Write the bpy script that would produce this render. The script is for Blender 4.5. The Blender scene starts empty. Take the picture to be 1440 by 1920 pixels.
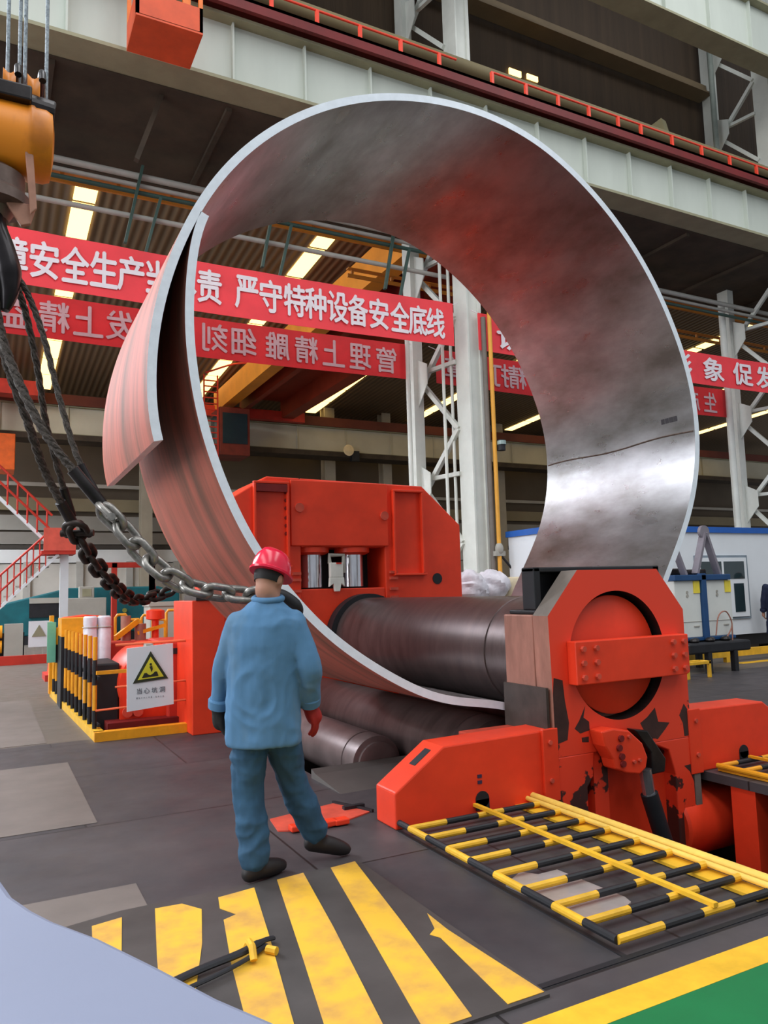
import bpy, bmesh, math, random
import numpy as np
from mathutils import Vector, Matrix
random.seed(7)
S = bpy.context.scene
COL = S.collection
PI = math.pi
sin, cos = math.sin, math.cos

# ------------------------------------------------------------------ camera
cam_d = bpy.data.cameras.new('camera'); cam = bpy.data.objects.new('camera', cam_d); COL.objects.link(cam)
S.camera = cam
F_PX, PITCH, ROLL, YAW, CAM_H = 1422.15, 0.1036684, -0.0281318, 0.4812505, 1.55
cam_d.sensor_fit = 'VERTICAL'; cam_d.sensor_height = 24.0; cam_d.lens = F_PX * 24.0 / 1920.0
cam_d.clip_start = 0.05; cam_d.clip_end = 400
fw = Vector((sin(YAW) * cos(PITCH), cos(YAW) * cos(PITCH), sin(PITCH)))
rt = Vector((cos(YAW), -sin(YAW), 0)); up = rt.cross(fw)
r2 = cos(ROLL) * rt + sin(ROLL) * up; u2 = -sin(ROLL) * rt + cos(ROLL) * up
cam.matrix_world = Matrix(((r2.x, u2.x, -fw.x, 0), (r2.y, u2.y, -fw.y, 0), (r2.z, u2.z, -fw.z, CAM_H), (0, 0, 0, 1)))

# ------------------------------------------------------------------ world, lamps, exposure
S.view_settings.view_transform = 'Standard'; S.view_settings.look = 'None'
S.view_settings.gamma = 1; S.view_settings.use_curve_mapping = False
S.view_settings.exposure = 0.0
w = bpy.data.worlds.new('world'); S.world = w; w.use_nodes = True
bg = w.node_tree.nodes['Background']
bg.inputs[0].default_value = (0.86, 0.92, 1.0, 1); bg.inputs[1].default_value = 0.48

def area(name, loc, sx, sy, power, col=(1, 1, 1), rot=(0, 0, 0)):
    l = bpy.data.lights.new(name, 'AREA'); l.shape = 'RECTANGLE'; l.size = sx; l.size_y = sy
    l.energy = power; l.color = col
    o = bpy.data.objects.new(name, l); o.location = loc; o.rotation_euler = rot; COL.objects.link(o)
    return o
# long rooflights of the tall near bay, running along Y above and behind the camera
area('rooflight_lamp', (-9, -2, 19), 5, 26, 2050, (0.95, 0.98, 1.0))
area('rooflight_lamp', (3, -2, 19), 5, 24, 1700, (0.97, 0.99, 1.0))
area('rooflight_lamp', (15, -2, 19), 5, 24, 1700, (0.97, 0.99, 1.0))
# added fill lamp far left, lighting the plate's inner face; no source known
area('left_fill_lamp', (-18, 5, 7), 12, 10, 2600, (0.92, 0.96, 1.0), (math.radians(90), 0, math.radians(-90)))

# ------------------------------------------------------------------ helpers
def lin(c):
    out = []
    for v in c[:3]:
        v = v / 255.0
        out.append(v / 12.92 if v <= 0.04045 else ((v + 0.055) / 1.055) ** 2.4)
    return tuple(out) + (1,)

MATS = {}
def mat(name, rgb, rough=0.55, metal=0.0, var=0.12, scale=3.0, rgb2=None, thr=None, spec=0.4, bump=0.0, stretch=(1, 1, 1), bscale=None):
    if name in MATS: return MATS[name]
    m = bpy.data.materials.new(name); m.use_nodes = True
    nt = m.node_tree; N = nt.nodes; L = nt.links
    b = N['Principled BSDF']
    b.inputs['Roughness'].default_value = rough; b.inputs['Metallic'].default_value = metal
    b.inputs['Specular IOR Level'].default_value = spec
    c = lin(rgb)
    tc = N.new('ShaderNodeTexCoord'); mp = N.new('ShaderNodeMapping'); mp.inputs['Scale'].default_value = stretch
    L.new(tc.outputs['Object'], mp.inputs['Vector'])
    nz = N.new('ShaderNodeTexNoise'); nz.inputs['Scale'].default_value = scale; nz.inputs['Detail'].default_value = 6; nz.inputs['Roughness'].default_value = 0.6
    L.new(mp.outputs['Vector'], nz.inputs['Vector'])
    cr = N.new('ShaderNodeValToRGB')
    if rgb2 is None:
        lo = tuple(max(0, v * (1 - var * 1.6)) for v in c[:3]) + (1,); hi = tuple(min(1, v * (1 + var)) for v in c[:3]) + (1,)
        cr.color_ramp.elements[0].position = 0.3; cr.color_ramp.elements[1].position = 0.7
        cr.color_ramp.elements[0].color = lo; cr.color_ramp.elements[1].color = hi
    else:
        t = thr if thr else (0.4, 0.6)
        cr.color_ramp.elements[0].position = t[0]; cr.color_ramp.elements[1].position = t[1]
        cr.color_ramp.elements[0].color = c; cr.color_ramp.elements[1].color = lin(rgb2)
    L.new(nz.outputs['Fac'], cr.inputs['Fac']); L.new(cr.outputs['Color'], b.inputs['Base Color'])
    if bump > 0:
        bp = N.new('ShaderNodeBump'); bp.inputs['Strength'].default_value = bump; bp.inputs['Distance'].default_value = 0.02
        if bscale:
            n2 = N.new('ShaderNodeTexNoise'); n2.inputs['Scale'].default_value = bscale; n2.inputs['Detail'].default_value = 4
            L.new(mp.outputs['Vector'], n2.inputs['Vector']); L.new(n2.outputs['Fac'], bp.inputs['Height'])
        else:
            L.new(nz.outputs['Fac'], bp.inputs['Height'])
        L.new(bp.outputs['Normal'], b.inputs['Normal'])
    MATS[name] = m
    return m

def emit(name, rgb, strength):
    if name in MATS: return MATS[name]
    m = bpy.data.materials.new(name); m.use_nodes = True
    b = m.node_tree.nodes['Principled BSDF']
    b.inputs['Base Color'].default_value = lin(rgb); b.inputs['Emission Color'].default_value = lin(rgb); b.inputs['Emission Strength'].default_value = strength
    MATS[name] = m; return m

class MB:
    def __init__(s): s.v = []; s.f = []; s.m = []
    def add(s, vs, fs, m=0):
        k = len(s.v); s.v += [tuple(p) for p in vs]
        for f in fs: s.f.append([i + k for i in f]); s.m.append(m)
        return s
    def box(s, x0, x1, y0, y1, z0, z1, m=0):
        return s.add([(x0, y0, z0), (x1, y0, z0), (x1, y1, z0), (x0, y1, z0), (x0, y0, z1), (x1, y0, z1), (x1, y1, z1), (x0, y1, z1)],
                     [(0, 3, 2, 1), (4, 5, 6, 7), (0, 1, 5, 4), (1, 2, 6, 5), (2, 3, 7, 6), (3, 0, 4, 7)], m)
    def prism(s, poly, axis, lo, hi, m=0, ms=None):
        # poly of 2D points; axis 'y': (x,z); 'x': (y,z); 'z': (x,y)
        def P(p, t):
            if axis == 'y': return (p[0], t, p[1])
            if axis == 'x': return (t, p[0], p[1])
            return (p[0], p[1], t)
        n = len(poly)
        k = len(s.v); s.v += [P(p, lo) for p in poly] + [P(p, hi) for p in poly]
        s.f.append([k + i for i in range(n)]); s.m.append(m)
        s.f.append([k + n + i for i in reversed(range(n))]); s.m.append(m)
        for i in range(n):
            j = (i + 1) % n
            s.f.append([k + j, k + i, k + n + i, k + n + j]); s.m.append(m if ms is None else ms)
        return s
    def beam(s, p, q, w, h=None, m=0):
        p = Vector(p); q = Vector(q); h = h or w
        d = (q - p).normalized(); a = d.cross(Vector((0, 0, 1)))
        if a.length < 1e-3: a = Vector((1, 0, 0))
        a.normalize(); b = a.cross(d)
        vs = []
        for t in (p, q):
            for sx, sy in ((-1, -1), (1, -1), (1, 1), (-1, 1)): vs.append(t + a * sx * w / 2 + b * sy * h / 2)
        return s.add(vs, [(0, 3, 2, 1), (4, 5, 6, 7), (0, 1, 5, 4), (1, 2, 6, 5), (2, 3, 7, 6), (3, 0, 4, 7)], m)
    def tube(s, pts, r, n=10, m=0, closed=False, sq=1.0):
        pts = [Vector(p) for p in pts]; k = len(pts); rs = r if isinstance(r, (list, tuple)) else [r] * k
        ref = None; rings = []
        for i in range(k):
            a = pts[(i - 1) % k] if (closed or i > 0) else pts[0]
            b = pts[(i + 1) % k] if (closed or i < k - 1) else pts[-1]
            d = (b - a).normalized()
            if ref is None:
                ref = d.cross(Vector((0, 0, 1)))
                if ref.length < 0.05: ref = d.cross(Vector((0, 1, 0)))
            ref = (ref - d * ref.dot(d)).normalized(); o = d.cross(ref)
            rings.append([pts[i] + (ref * cos(2 * PI * j / n) + o * sin(2 * PI * j / n) * sq) * rs[i] for j in range(n)])
        base = len(s.v)
        for g in rings: s.v += [tuple(p) for p in g]
        for i in range(k if closed else k - 1):
            i2 = (i + 1) % k
            for j in range(n):
                j2 = (j + 1) % n
                s.f.append([base + i * n + j, base + i * n + j2, base + i2 * n + j2, base + i2 * n + j]); s.m.append(m)
        if not closed:
            s.f.append([base + j for j in reversed(range(n))]); s.m.append(m)
            s.f.append([base + (k - 1) * n + j for j in range(n)]); s.m.append(m)
        return s
    def cyl(s, p, q, r, n=24, m=0, r2=None):
        return s.tube([p, q], [r, r if r2 is None else r2], n, m)
    def ball(s, c, r, nu=16, nv=10, m=0, z0=-1.0):
        if not isinstance(r, (tuple, list)): r = (r, r, r)
        vs = []; fs = []
        a0 = math.asin(max(-1, z0))
        for i in range(nv + 1):
            t = a0 + (PI / 2 - a0) * i / nv
            for j in range(nu):
                p = 2 * PI * j / nu
                vs.append((c[0] + r[0] * cos(t) * cos(p), c[1] + r[1] * cos(t) * sin(p), c[2] + r[2] * sin(t)))
        for i in range(nv):
            for j in range(nu):
                j2 = (j + 1) % nu
                fs.append((i * nu + j, i * nu + j2, (i + 1) * nu + j2, (i + 1) * nu + j))
        fs.append(tuple(reversed(range(nu))))
        return s.add(vs, fs, m)
    def lathe(s, prof, c, axis='z', n=32, m=0):
        vs = []; fs = []; k = len(prof)
        for r, t in prof:
            for j in range(n):
                a = 2 * PI * j / n; u, v = r * cos(a), r * sin(a)
                if axis == 'z': vs.append((c[0] + u, c[1] + v, c[2] + t))
                elif axis == 'y': vs.append((c[0] + u, c[1] + t, c[2] - v))
                else: vs.append((c[0] + t, c[1] + u, c[2] + v))
        for i in range(k - 1):
            for j in range(n):
                j2 = (j + 1) % n
                fs.append((i * n + j, i * n + j2, (i + 1) * n + j2, (i + 1) * n + j))
        fs.append(tuple(reversed(range(n)))); fs.append(tuple((k - 1) * n + j for j in range(n)))
        return s.add(vs, fs, m)
    def rings(s, rg, m=0):
        n = len(rg[0]); base = len(s.v)
        for g in rg: s.v += [tuple(p) for p in g]
        for i in range(len(rg) - 1):
            for j in range(n):
                j2 = (j + 1) % n
                s.f.append([base + i * n + j, base + i * n + j2, base + (i + 1) * n + j2, base + (i + 1) * n + j]); s.m.append(m)
        s.f.append([base + j for j in reversed(range(n))]); s.m.append(m)
        s.f.append([base + (len(rg) - 1) * n + j for j in range(n)]); s.m.append(m)
        return s
    def mesh(s, name, mats):
        me = bpy.data.meshes.new(name); me.from_pydata(s.v, [], s.f)
        for q in (mats if isinstance(mats, (list, tuple)) else [mats]): me.materials.append(q)
        me.polygons.foreach_set('material_index', s.m)
        bm = bmesh.new(); bm.from_mesh(me); bmesh.ops.recalc_face_normals(bm, faces=bm.faces); bm.to_mesh(me); bm.free()
        me.update(); return me
    def obj(s, name, mats, parent=None, smooth=False, bevel=0.0, label=None):
        me = s.mesh(name, mats)
        o = bpy.data.objects.new(name, me); COL.objects.link(o)
        if smooth:
            me.polygons.foreach_set('use_smooth', [True] * len(me.polygons))
            try: me.set_sharp_from_angle(angle=math.radians(38))
            except Exception: pass
        if bevel:
            b = o.modifiers.new('bevel', 'BEVEL'); b.width = bevel; b.segments = 2; b.limit_method = 'ANGLE'; b.angle_limit = math.radians(40)
        if parent is not None:
            o.parent = parent; o.matrix_parent_inverse = parent.matrix_world.inverted() if parent.type != 'EMPTY' else inv(parent)
        if label: o['label'] = label
        return o

def inv(p):
    m = Matrix.LocRotScale(p.location, p.rotation_euler, p.scale)
    return m.inverted()

def thing(name, label, cat, loc=(0, 0, 0), group=None):
    o = bpy.data.objects.new(name, None); COL.objects.link(o); o.location = loc; o.empty_display_size = 0.2
    o['label'] = label; o['category'] = cat
    if group: o['group'] = group
    return o
def tag(o, label, cat, group=None):
    o['label'] = label; o['category'] = cat
    if group: o['group'] = group
    return o
def struct(o): o['kind'] = 'structure'; return o
def sub(name, b, mats, parent, **k): return b.obj(name, mats, parent, **k)
def dup(o, parent, name=None, loc=None, mw=None):
    c = o.copy(); COL.objects.link(c); c.parent = parent
    return c
def lerp(a, b, t): return tuple(x + (y - x) * t for x, y in zip(a, b))
def smooth_path(pts, n):
    # Catmull-Rom through the points
    P = [np.array(p, float) for p in pts]; P = [2 * P[0] - P[1]] + P + [2 * P[-1] - P[-2]]
    out = []; segs = len(P) - 3
    for k in range(n + 1):
        t = k / n * segs; i = min(int(t), segs - 1); t -= i
        a, b, c, d = P[i:i + 4]
        out.append(tuple(0.5 * ((2 * b) + (c - a) * t + (2 * a - 5 * b + 4 * c - d) * t * t + (3 * b - a - 3 * c + d) * t ** 3)))
    return out

# ------------------------------------------------------------------ materials
RED = mat('red_orange_paint', (236, 64, 34), 0.42, 0, 0.10, 2.0, spec=0.35)
RED2 = mat('red_orange_paint_dusty', (205, 78, 58), 0.6, 0, 0.15, 6.0)
DKRED = mat('deep_red_paint', (120, 24, 22), 0.6, 0, 0.2, 4.0)
CRED = mat('crane_red_paint', (196, 52, 36), 0.55, 0, 0.12, 3.0)
YEL = mat('yellow_paint', (232, 178, 44), 0.5, 0, 0.12, 7.0)
YEL_W = mat('worn_yellow_floor_paint', (226, 174, 52), 0.6, 0, 0.1, 5.0, rgb2=(196, 146, 72), thr=(0.42, 0.68))
ORY = mat('amber_paint', (238, 160, 30), 0.45, 0, 0.12, 5.0)
BLK = mat('black_paint', (30, 30, 34), 0.55, 0, 0.2, 6.0)
GRN = mat('green_floor_paint', (10, 112, 62), 0.45, 0, 0.12, 2.0)
CREAM = mat('pale_grey_paint', (204, 208, 198), 0.6, 0, 0.06, 1.2)
COLM = mat('column_paint', (214, 216, 208), 0.55, 0, 0.06, 2.0)
GIRD = mat('girder_paint', (196, 202, 192), 0.6, 0, 0.07, 0.8, stretch=(1, 1, 0.25))
OLIVE = mat('olive_grey_steel', (150, 146, 118), 0.65, 0, 0.1, 2.0)
DARKBR = mat('dark_brown_steel', (70, 58, 46), 0.75, 0, 0.3, 1.2)
BROWN = mat('brown_sheeting', (126, 104, 80), 0.75, 0, 0.12, 0.6)
PIPE = mat('grey_pipe_paint', (178, 176, 168), 0.5, 0, 0.1, 3.0)
PIPEG = mat('dark_green_pipe_paint', (58, 84, 76), 0.5, 0, 0.15, 3.0)
WHITE = mat('white_panel', (226, 230, 234), 0.5, 0, 0.04, 1.0)
BLUE = mat('blue_trim_paint', (28, 92, 178), 0.5, 0, 0.08, 2.0)
DBLUE = mat('dark_blue_frame_paint', (30, 72, 118), 0.5, 0, 0.1, 3.0)
GLASS = mat('dark_window_glass', (40, 56, 60), 0.08, 0, 0.1, 2.0, spec=0.7)
TEAL = mat('teal_machine_paint', (20, 96, 104), 0.5, 0, 0.2, 1.2)
GREY = mat('grey_cabinet_paint', (168, 164, 154), 0.55, 0, 0.06, 2.0)
STEEL = mat('bright_cut_steel', (236, 242, 250), 0.4, 0.1, 0.05, 12.0)
CHROME = mat('polished_steel_rod', (215, 215, 220), 0.16, 0.9, 0.05, 8.0)
DSTEEL = mat('oily_dark_steel', (52, 48, 48), 0.35, 0.55, 0.3, 6.0)
ROLLM = mat('dark_roll_steel', (98, 82, 80), 0.36, 0.45, 0.22, 2.5, bump=0.08, stretch=(1, 3, 1))
BLOCKM = mat('brown_bearing_steel', (168, 116, 100), 0.6, 0.1, 0.15, 4.0, stretch=(3, 3, 1))
GBROWN = mat('grey_brown_edge', (118, 108, 100), 0.6, 0.1, 0.15, 5.0)
CHAINM = mat('chain_steel', (150, 146, 140), 0.34, 0.7, 0.35, 16.0)
CHAIN_SHADE = mat('shaded_chain_steel', (62, 54, 50), 0.45, 0.5, 0.35, 16.0)  # darker chain copy; the plate's shade is put into the colour
ROPEM = mat('greasy_wire_rope', (78, 70, 64), 0.5, 0.3, 0.4, 60.0, bump=0.6)
ROPEG = mat('grey_wire_rope', (150, 160, 166), 0.5, 0.3, 0.35, 60.0, bump=0.5)
GLOWP = emit('added_glow_panel', (236, 244, 255), 23.0)  # for the added glowing panel mirrored in the plate's inner face
SKY = emit('rooflight_glazing', (255, 216, 132), 3.2)
PAPER = mat('pale_board', (128, 134, 155), 0.6, 0, 0.03, 1.0)  # shade over the desk top is put into this darker colour
REDB = mat('red_banner_cloth', (240, 62, 70), 0.6, 0, 0.07, 1.6)
LETW = mat('white_banner_lettering', (232, 222, 226), 0.6, 0, 0.05, 6.0)
REDB2 = mat('red_banner_back', (226, 50, 54), 0.6, 0, 0.1, 1.6)
LETW2 = mat('show_through_lettering', (214, 186, 190), 0.6, 0, 0.08, 6.0)
SACK = mat('white_plastic_sacking', (226, 222, 230), 0.35, 0, 0.1, 9.0, bump=0.4)

# ================================================================== SETTING
def floor_mat():
    m = bpy.data.materials.new('dark_steel_floor'); m.use_nodes = True; nt = m.node_tree; N = nt.nodes; L = nt.links
    b = N['Principled BSDF']; b.inputs['Specular IOR Level'].default_value = 0.4
    tc = N.new('ShaderNodeTexCoord')
    br = N.new('ShaderNodeTexBrick'); br.inputs['Scale'].default_value = 1.0
    br.inputs['Brick Width'].default_value = 2.1; br.inputs['Row Height'].default_value = 1.62; br.inputs['Mortar Size'].default_value = 0.008
    br.inputs['Color1'].default_value = lin((75, 71, 72)); br.inputs['Color2'].default_value = lin((62, 60, 63)); br.inputs['Mortar'].default_value = lin((34, 30, 30))
    mp = N.new('ShaderNodeMapping'); mp.inputs['Rotation'].default_value = (0, 0, 0); mp.inputs['Location'].default_value = (0.42, 0.75, 0)
    L.new(tc.outputs['Object'], mp.inputs['Vector']); L.new(mp.outputs['Vector'], br.inputs['Vector'])
    n1 = N.new('ShaderNodeTexNoise'); n1.inputs['Scale'].default_value = 1.1; n1.inputs['Detail'].default_value = 7; n1.inputs['Roughness'].default_value = 0.65
    L.new(tc.outputs['Object'], n1.inputs['Vector'])
    c1 = N.new('ShaderNodeValToRGB'); c1.color_ramp.elements[0].position = 0.32; c1.color_ramp.elements[1].position = 0.72
    c1.color_ramp.elements[0].color = (0.62, 0.62, 0.66, 1); c1.color_ramp.elements[1].color = (1.25, 1.18, 1.16, 1)
    L.new(n1.outputs['Fac'], c1.inputs['Fac'])
    mx = N.new('ShaderNodeMix'); mx.data_type = 'RGBA'; mx.blend_type = 'MULTIPLY'; mx.inputs['Factor'].default_value = 1
    L.new(br.outputs['Color'], mx.inputs['A']); L.new(c1.outputs['Color'], mx.inputs['B'])
    # the hall floor away from the machine is bare brown-grey concrete
    sx = N.new('ShaderNodeSeparateXYZ'); L.new(tc.outputs['Object'], sx.inputs[0])
    gt = N.new('ShaderNodeMath'); gt.operation = 'GREATER_THAN'; gt.inputs[1].default_value = 9.2; L.new(sx.outputs['Y'], gt.inputs[0])
    mx2 = N.new('ShaderNodeMix'); mx2.data_type = 'RGBA'; L.new(gt.outputs[0], mx2.inputs['Factor'])
    L.new(mx.outputs['Result'], mx2.inputs['A'])
    c2 = N.new('ShaderNodeValToRGB'); c2.color_ramp.elements[0].color = lin((88, 80, 73)); c2.color_ramp.elements[1].color = lin((110, 100, 91))
    L.new(n1.outputs['Fac'], c2.inputs['Fac']); L.new(c2.outputs['Color'], mx2.inputs['B'])
    L.new(mx2.outputs['Result'], b.inputs['Base Color'])
    n2 = N.new('ShaderNodeTexNoise'); n2.inputs['Scale'].default_value = 5; n2.inputs['Detail'].default_value = 6; L.new(tc.outputs['Object'], n2.inputs['Vector'])
    rr = N.new('ShaderNodeMapRange'); rr.inputs['To Min'].default_value = 0.38; rr.inputs['To Max'].default_value = 0.65; L.new(n2.outputs['Fac'], rr.inputs['Value'])
    L.new(rr.outputs['Result'], b.inputs['Roughness'])
    bp = N.new('ShaderNodeBump'); bp.inputs['Strength'].default_value = 0.12; bp.inputs['Distance'].default_value = 0.01
    L.new(n2.outputs['Fac'], bp.inputs['Height']); L.new(bp.outputs['Normal'], b.inputs['Normal'])
    return m
FLOOR = floor_mat()
PITM = mat('dark_pit_lining', (52, 40, 36), 0.8, 0, 0.3, 2.0)
b = MB()
for x0, x1, y0, y1 in ((-40, 60, -10, 2.6), (-40, 3.56, 2.6, 6.15), (5.27, 60, 2.6, 6.15), (-40, 2.5, 6.15, 8.75), (6.3, 60, 6.15, 8.75), (-40, 60, 8.75, 46)):
    b.box(x0, x1, y0, y1, -0.07, 0)
for q in (((3.56, 2.6), (3.56, 6.15)), ((3.56, 6.15), (2.5, 6.15)), ((2.5, 6.15), (2.5, 8.75)), ((2.5, 8.75), (7.4, 8.75)), ((7.4, 8.75), (7.4, 2.6)), ((7.4, 2.6), (3.56, 2.6))):
    (xa, ya), (xb, yb) = q
    b.add([(xa, ya, -0.06), (xb, yb, -0.06), (xb, yb, -1.6), (xa, ya, -1.6)], [(0, 1, 2, 3)], 1)
b.add([(2.5, 2.6, -1.6), (7.4, 2.6, -1.6), (7.4, 8.75, -1.6), (2.5, 8.75, -1.6)], [(0, 1, 2, 3)], 1)
struct(b.obj('floor', [FLOOR, PITM]))

# ceiling of the far bay: corrugated sheeting, with rooflight strips as windows, plus one added glow panel
def corr_mat():
    m = bpy.data.materials.new('corrugated_roof_sheeting'); m.use_nodes = True; nt = m.node_tree; N = nt.nodes; L = nt.links
    b = N['Principled BSDF']; b.inputs['Roughness'].default_value = 0.7
    tc = N.new('ShaderNodeTexCoord'); wv = N.new('ShaderNodeTexWave'); wv.bands_direction = 'X'; wv.inputs['Scale'].default_value = 1.05; wv.inputs['Distortion'].default_value = 0
    L.new(tc.outputs['Object'], wv.inputs['Vector'])
    cr = N.new('ShaderNodeValToRGB'); cr.color_ramp.elements[0].color = lin((104, 86, 66)); cr.color_ramp.elements[1].color = lin((134, 112, 86))
    L.new(wv.outputs['Fac'], cr.inputs['Fac']); L.new(cr.outputs['Color'], b.inputs['Base Color'])
    bp = N.new('ShaderNodeBump'); bp.inputs['Strength'].default_value = 0.8; bp.inputs['Distance'].default_value = 0.06
    L.new(wv.outputs['Fac'], bp.inputs['Height']); L.new(bp.outputs['Normal'], b.inputs['Normal'])
    return m
CORR = corr_mat()
RS, RZ = 0.06, 12.95
def roofz(y): return RZ + (44 - y) * RS
b = MB(); b.prism([(14.95, roofz(14.95)), (46, roofz(46)), (46, roofz(46) + 0.12), (14.95, roofz(14.95) + 0.12)], 'x', -40, 70)
struct(b.obj('ceiling', CORR))
b = MB(); b.box(-40, 70, 14.95, 15.05, roofz(14.95) + 0.05, 20.5); struct(b.obj('wall_front', mat('dark_brown_cladding', (74, 58, 42), 0.75, 0, 0.2, 1.2, bump=0.6, bscale=9.0, stretch=(2.4, 1, 0.05))))
k = 1
for xc in (-9.8, 2.40, 10.4, 17.85, 25.2, 33.3, 41.4, 49.0):
    b = MB(); y = 15.0; hw = 4.2 if xc < 0 else 0.33  # wide leftmost panel is added out of view to brighten the plate
    while y < 44:
        y1 = min(y + 2.25, 44.0)
        b.prism([(y, roofz(y) - 0.05), (y1, roofz(y1) - 0.05), (y1, roofz(y1) - 0.01), (y, roofz(y) - 0.01)], 'x', xc - hw, xc + hw)
        y += 2.42
    struct(b.obj('window_%d' % k, GLOWP if xc < 0 else SKY)); k += 1
for x0, x1, z0, z1 in ((11.87, 12.26, 15.02, 15.18), (12.46, 12.82, 15.06, 15.2), (20.7, 20.95, 14.55, 14.68), (21.2, 21.5, 14.6, 14.75)):
    b = MB(); b.box(x0, x1, 14.88, 14.92, z0, z1); struct(b.obj('window_%d' % k, SKY)); k += 1
# wall behind the far bay
def wallmat():
    m = mat('far_wall_sheeting', (96, 84, 70), 0.8, 0, 0.1, 0.4)
    return m
b = MB(); b.box(-40, 70, 44.6, 44.8, 0, 13.4)
struct(b.obj('wall_back', wallmat()))
tn = 1
def trim(bb, m, **k):
    global tn
    o = struct(bb.obj('trim_%d' % tn, m, **k)); tn += 1; return o
bands = [(7.66, 7.86, (176, 170, 160), 44.2, 44.4), (6.35, 7.05, (138, 126, 100), 44.3, 44.6), (5.3, 6.1, (150, 146, 138), 44.4, 44.6), (4.55, 5.2, (136, 130, 122), 44.4, 44.6),
         (4.28, 4.5, (64, 58, 52), 44.3, 44.6), (3.55, 4.25, (214, 214, 212), 44.3, 44.6), (0.0, 3.5, (196, 190, 180), 44.4, 44.6)]
for i, (z0, z1, c, y0, y1) in enumerate(bands):
    b = MB(); b.box(-40, 70, y0, y1, z0, z1); trim(b, mat('wall_band_%d' % i, c, 0.7, 0, 0.08, 0.5))
b = MB()
for x in np.arange(-14, 40, 2.6): b.box(x, x + 0.35, 44.2, 44.45, 0, 3.6)
trim(b, mat('wall_post_paint', (170, 166, 158), 0.7, 0, 0.08, 1))
# painted floor markings (a thin coat)
b = MB(); b.box(-1.0, 9.0, 2.195, 2.345, 0.0, 0.004); trim(b, YEL)
b = MB(); b.box(-1.0, 9.0, -1.0, 2.195, 0.0, 0.003); trim(b, GRN)
PLT = mat('pale_worn_floor_plate', (114, 104, 98), 0.55, 0, 0.12, 2.2)
for x0, x1, y0, y1 in ((-2.2, 0.71, 5.8, 8.05), (-2.2, 0.6, 9.25, 13.4), (-1.0, 0.75, 4.05, 4.48)):
    b = MB(); b.box(x0, x1, y0, y1, 0, 0.004); trim(b, PLT)
b = MB(); b.box(1.92, 3.4, 2.50, 2.53, 0, 0.004); b.box(2.385, 2.41, 2.53, 4.5, 0, 0.004); trim(b, BLK)
b = MB(); b.prism([(12.6, 9.75), (17, 9.75), (17, 9.95), (12.6, 9.95)], 'z', 0, 0.004); trim(b, YEL)

# ================================================================== ROLLED PLATE
pts_in = [(1.24, 4.205), (1.155, 3.71), (1.137, 3.407), (1.168, 3.041), (1.253, 2.61), (1.396, 2.217), (1.579, 1.857), (1.842, 1.525), (2.076, 1.275), (2.403, 1.031), (2.747, 0.833), (2.90, 0.745), (3.161, 0.672), (3.554, 0.635), (3.9, 0.53), (4.39, 0.415), (4.8, 0.60),
          (5.46, 1.50), (5.70, 1.86), (5.96, 2.35), (6.08, 2.85), (6.05, 3.46), (5.79, 4.15), (5.34, 4.80), (4.83, 5.24), (4.219, 5.547), (3.65, 5.638), (3.117, 5.603), (2.621, 5.476), (2.159, 5.257), (1.814, 5.01), (1.529, 4.729), (1.297, 4.412), (1.13, 4.085), (0.988, 3.681), (0.91, 3.302), (0.894, 3.011), (0.93, 2.56)]
RY0, RY1, RC = 5.075, 7.3, (3.70, 3.2)
kk = RY0 / 5.0
P = [((x * kk) - RC[0], (1.55 + (z - 1.55) * kk) - RC[1]) for x, z in pts_in]
th = []; rr = []
prev = None
for x, z in P:
    a = math.atan2(z, x)
    if prev is not None:
        while a < prev - 0.5: a += 2 * PI
    th.append(a); rr.append(math.hypot(x, z)); prev = a
T0, T1 = th[0], th[-1]
tm = (T0 + T1) / 2; ts = (T1 - T0) / 2
pf = np.polyfit([(t - tm) / ts for t in th], rr, 9)
tg = np.linspace(T0 - 0.4, T1 + 0.4, 1400)
res = np.interp(tg, th, [r - float(np.polyval(pf, (t - tm) / ts)) for t, r in zip(th, rr)])
gk = np.exp(-0.5 * (np.arange(-120, 121) * (tg[1] - tg[0]) / 0.07) ** 2); gk /= gk.sum()
res = np.convolve(np.pad(res, 120, 'edge'), gk, 'valid')
def rad(t): return float(np.polyval(pf, (t - tm) / ts)) + float(np.interp(t, tg, res))
PLATE_T = 0.062
def ringpt(t, y, off=0.0):
    r = rad(t) - off
    return (RC[0] + r * cos(t), y, RC[1] + r * sin(t))
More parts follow.
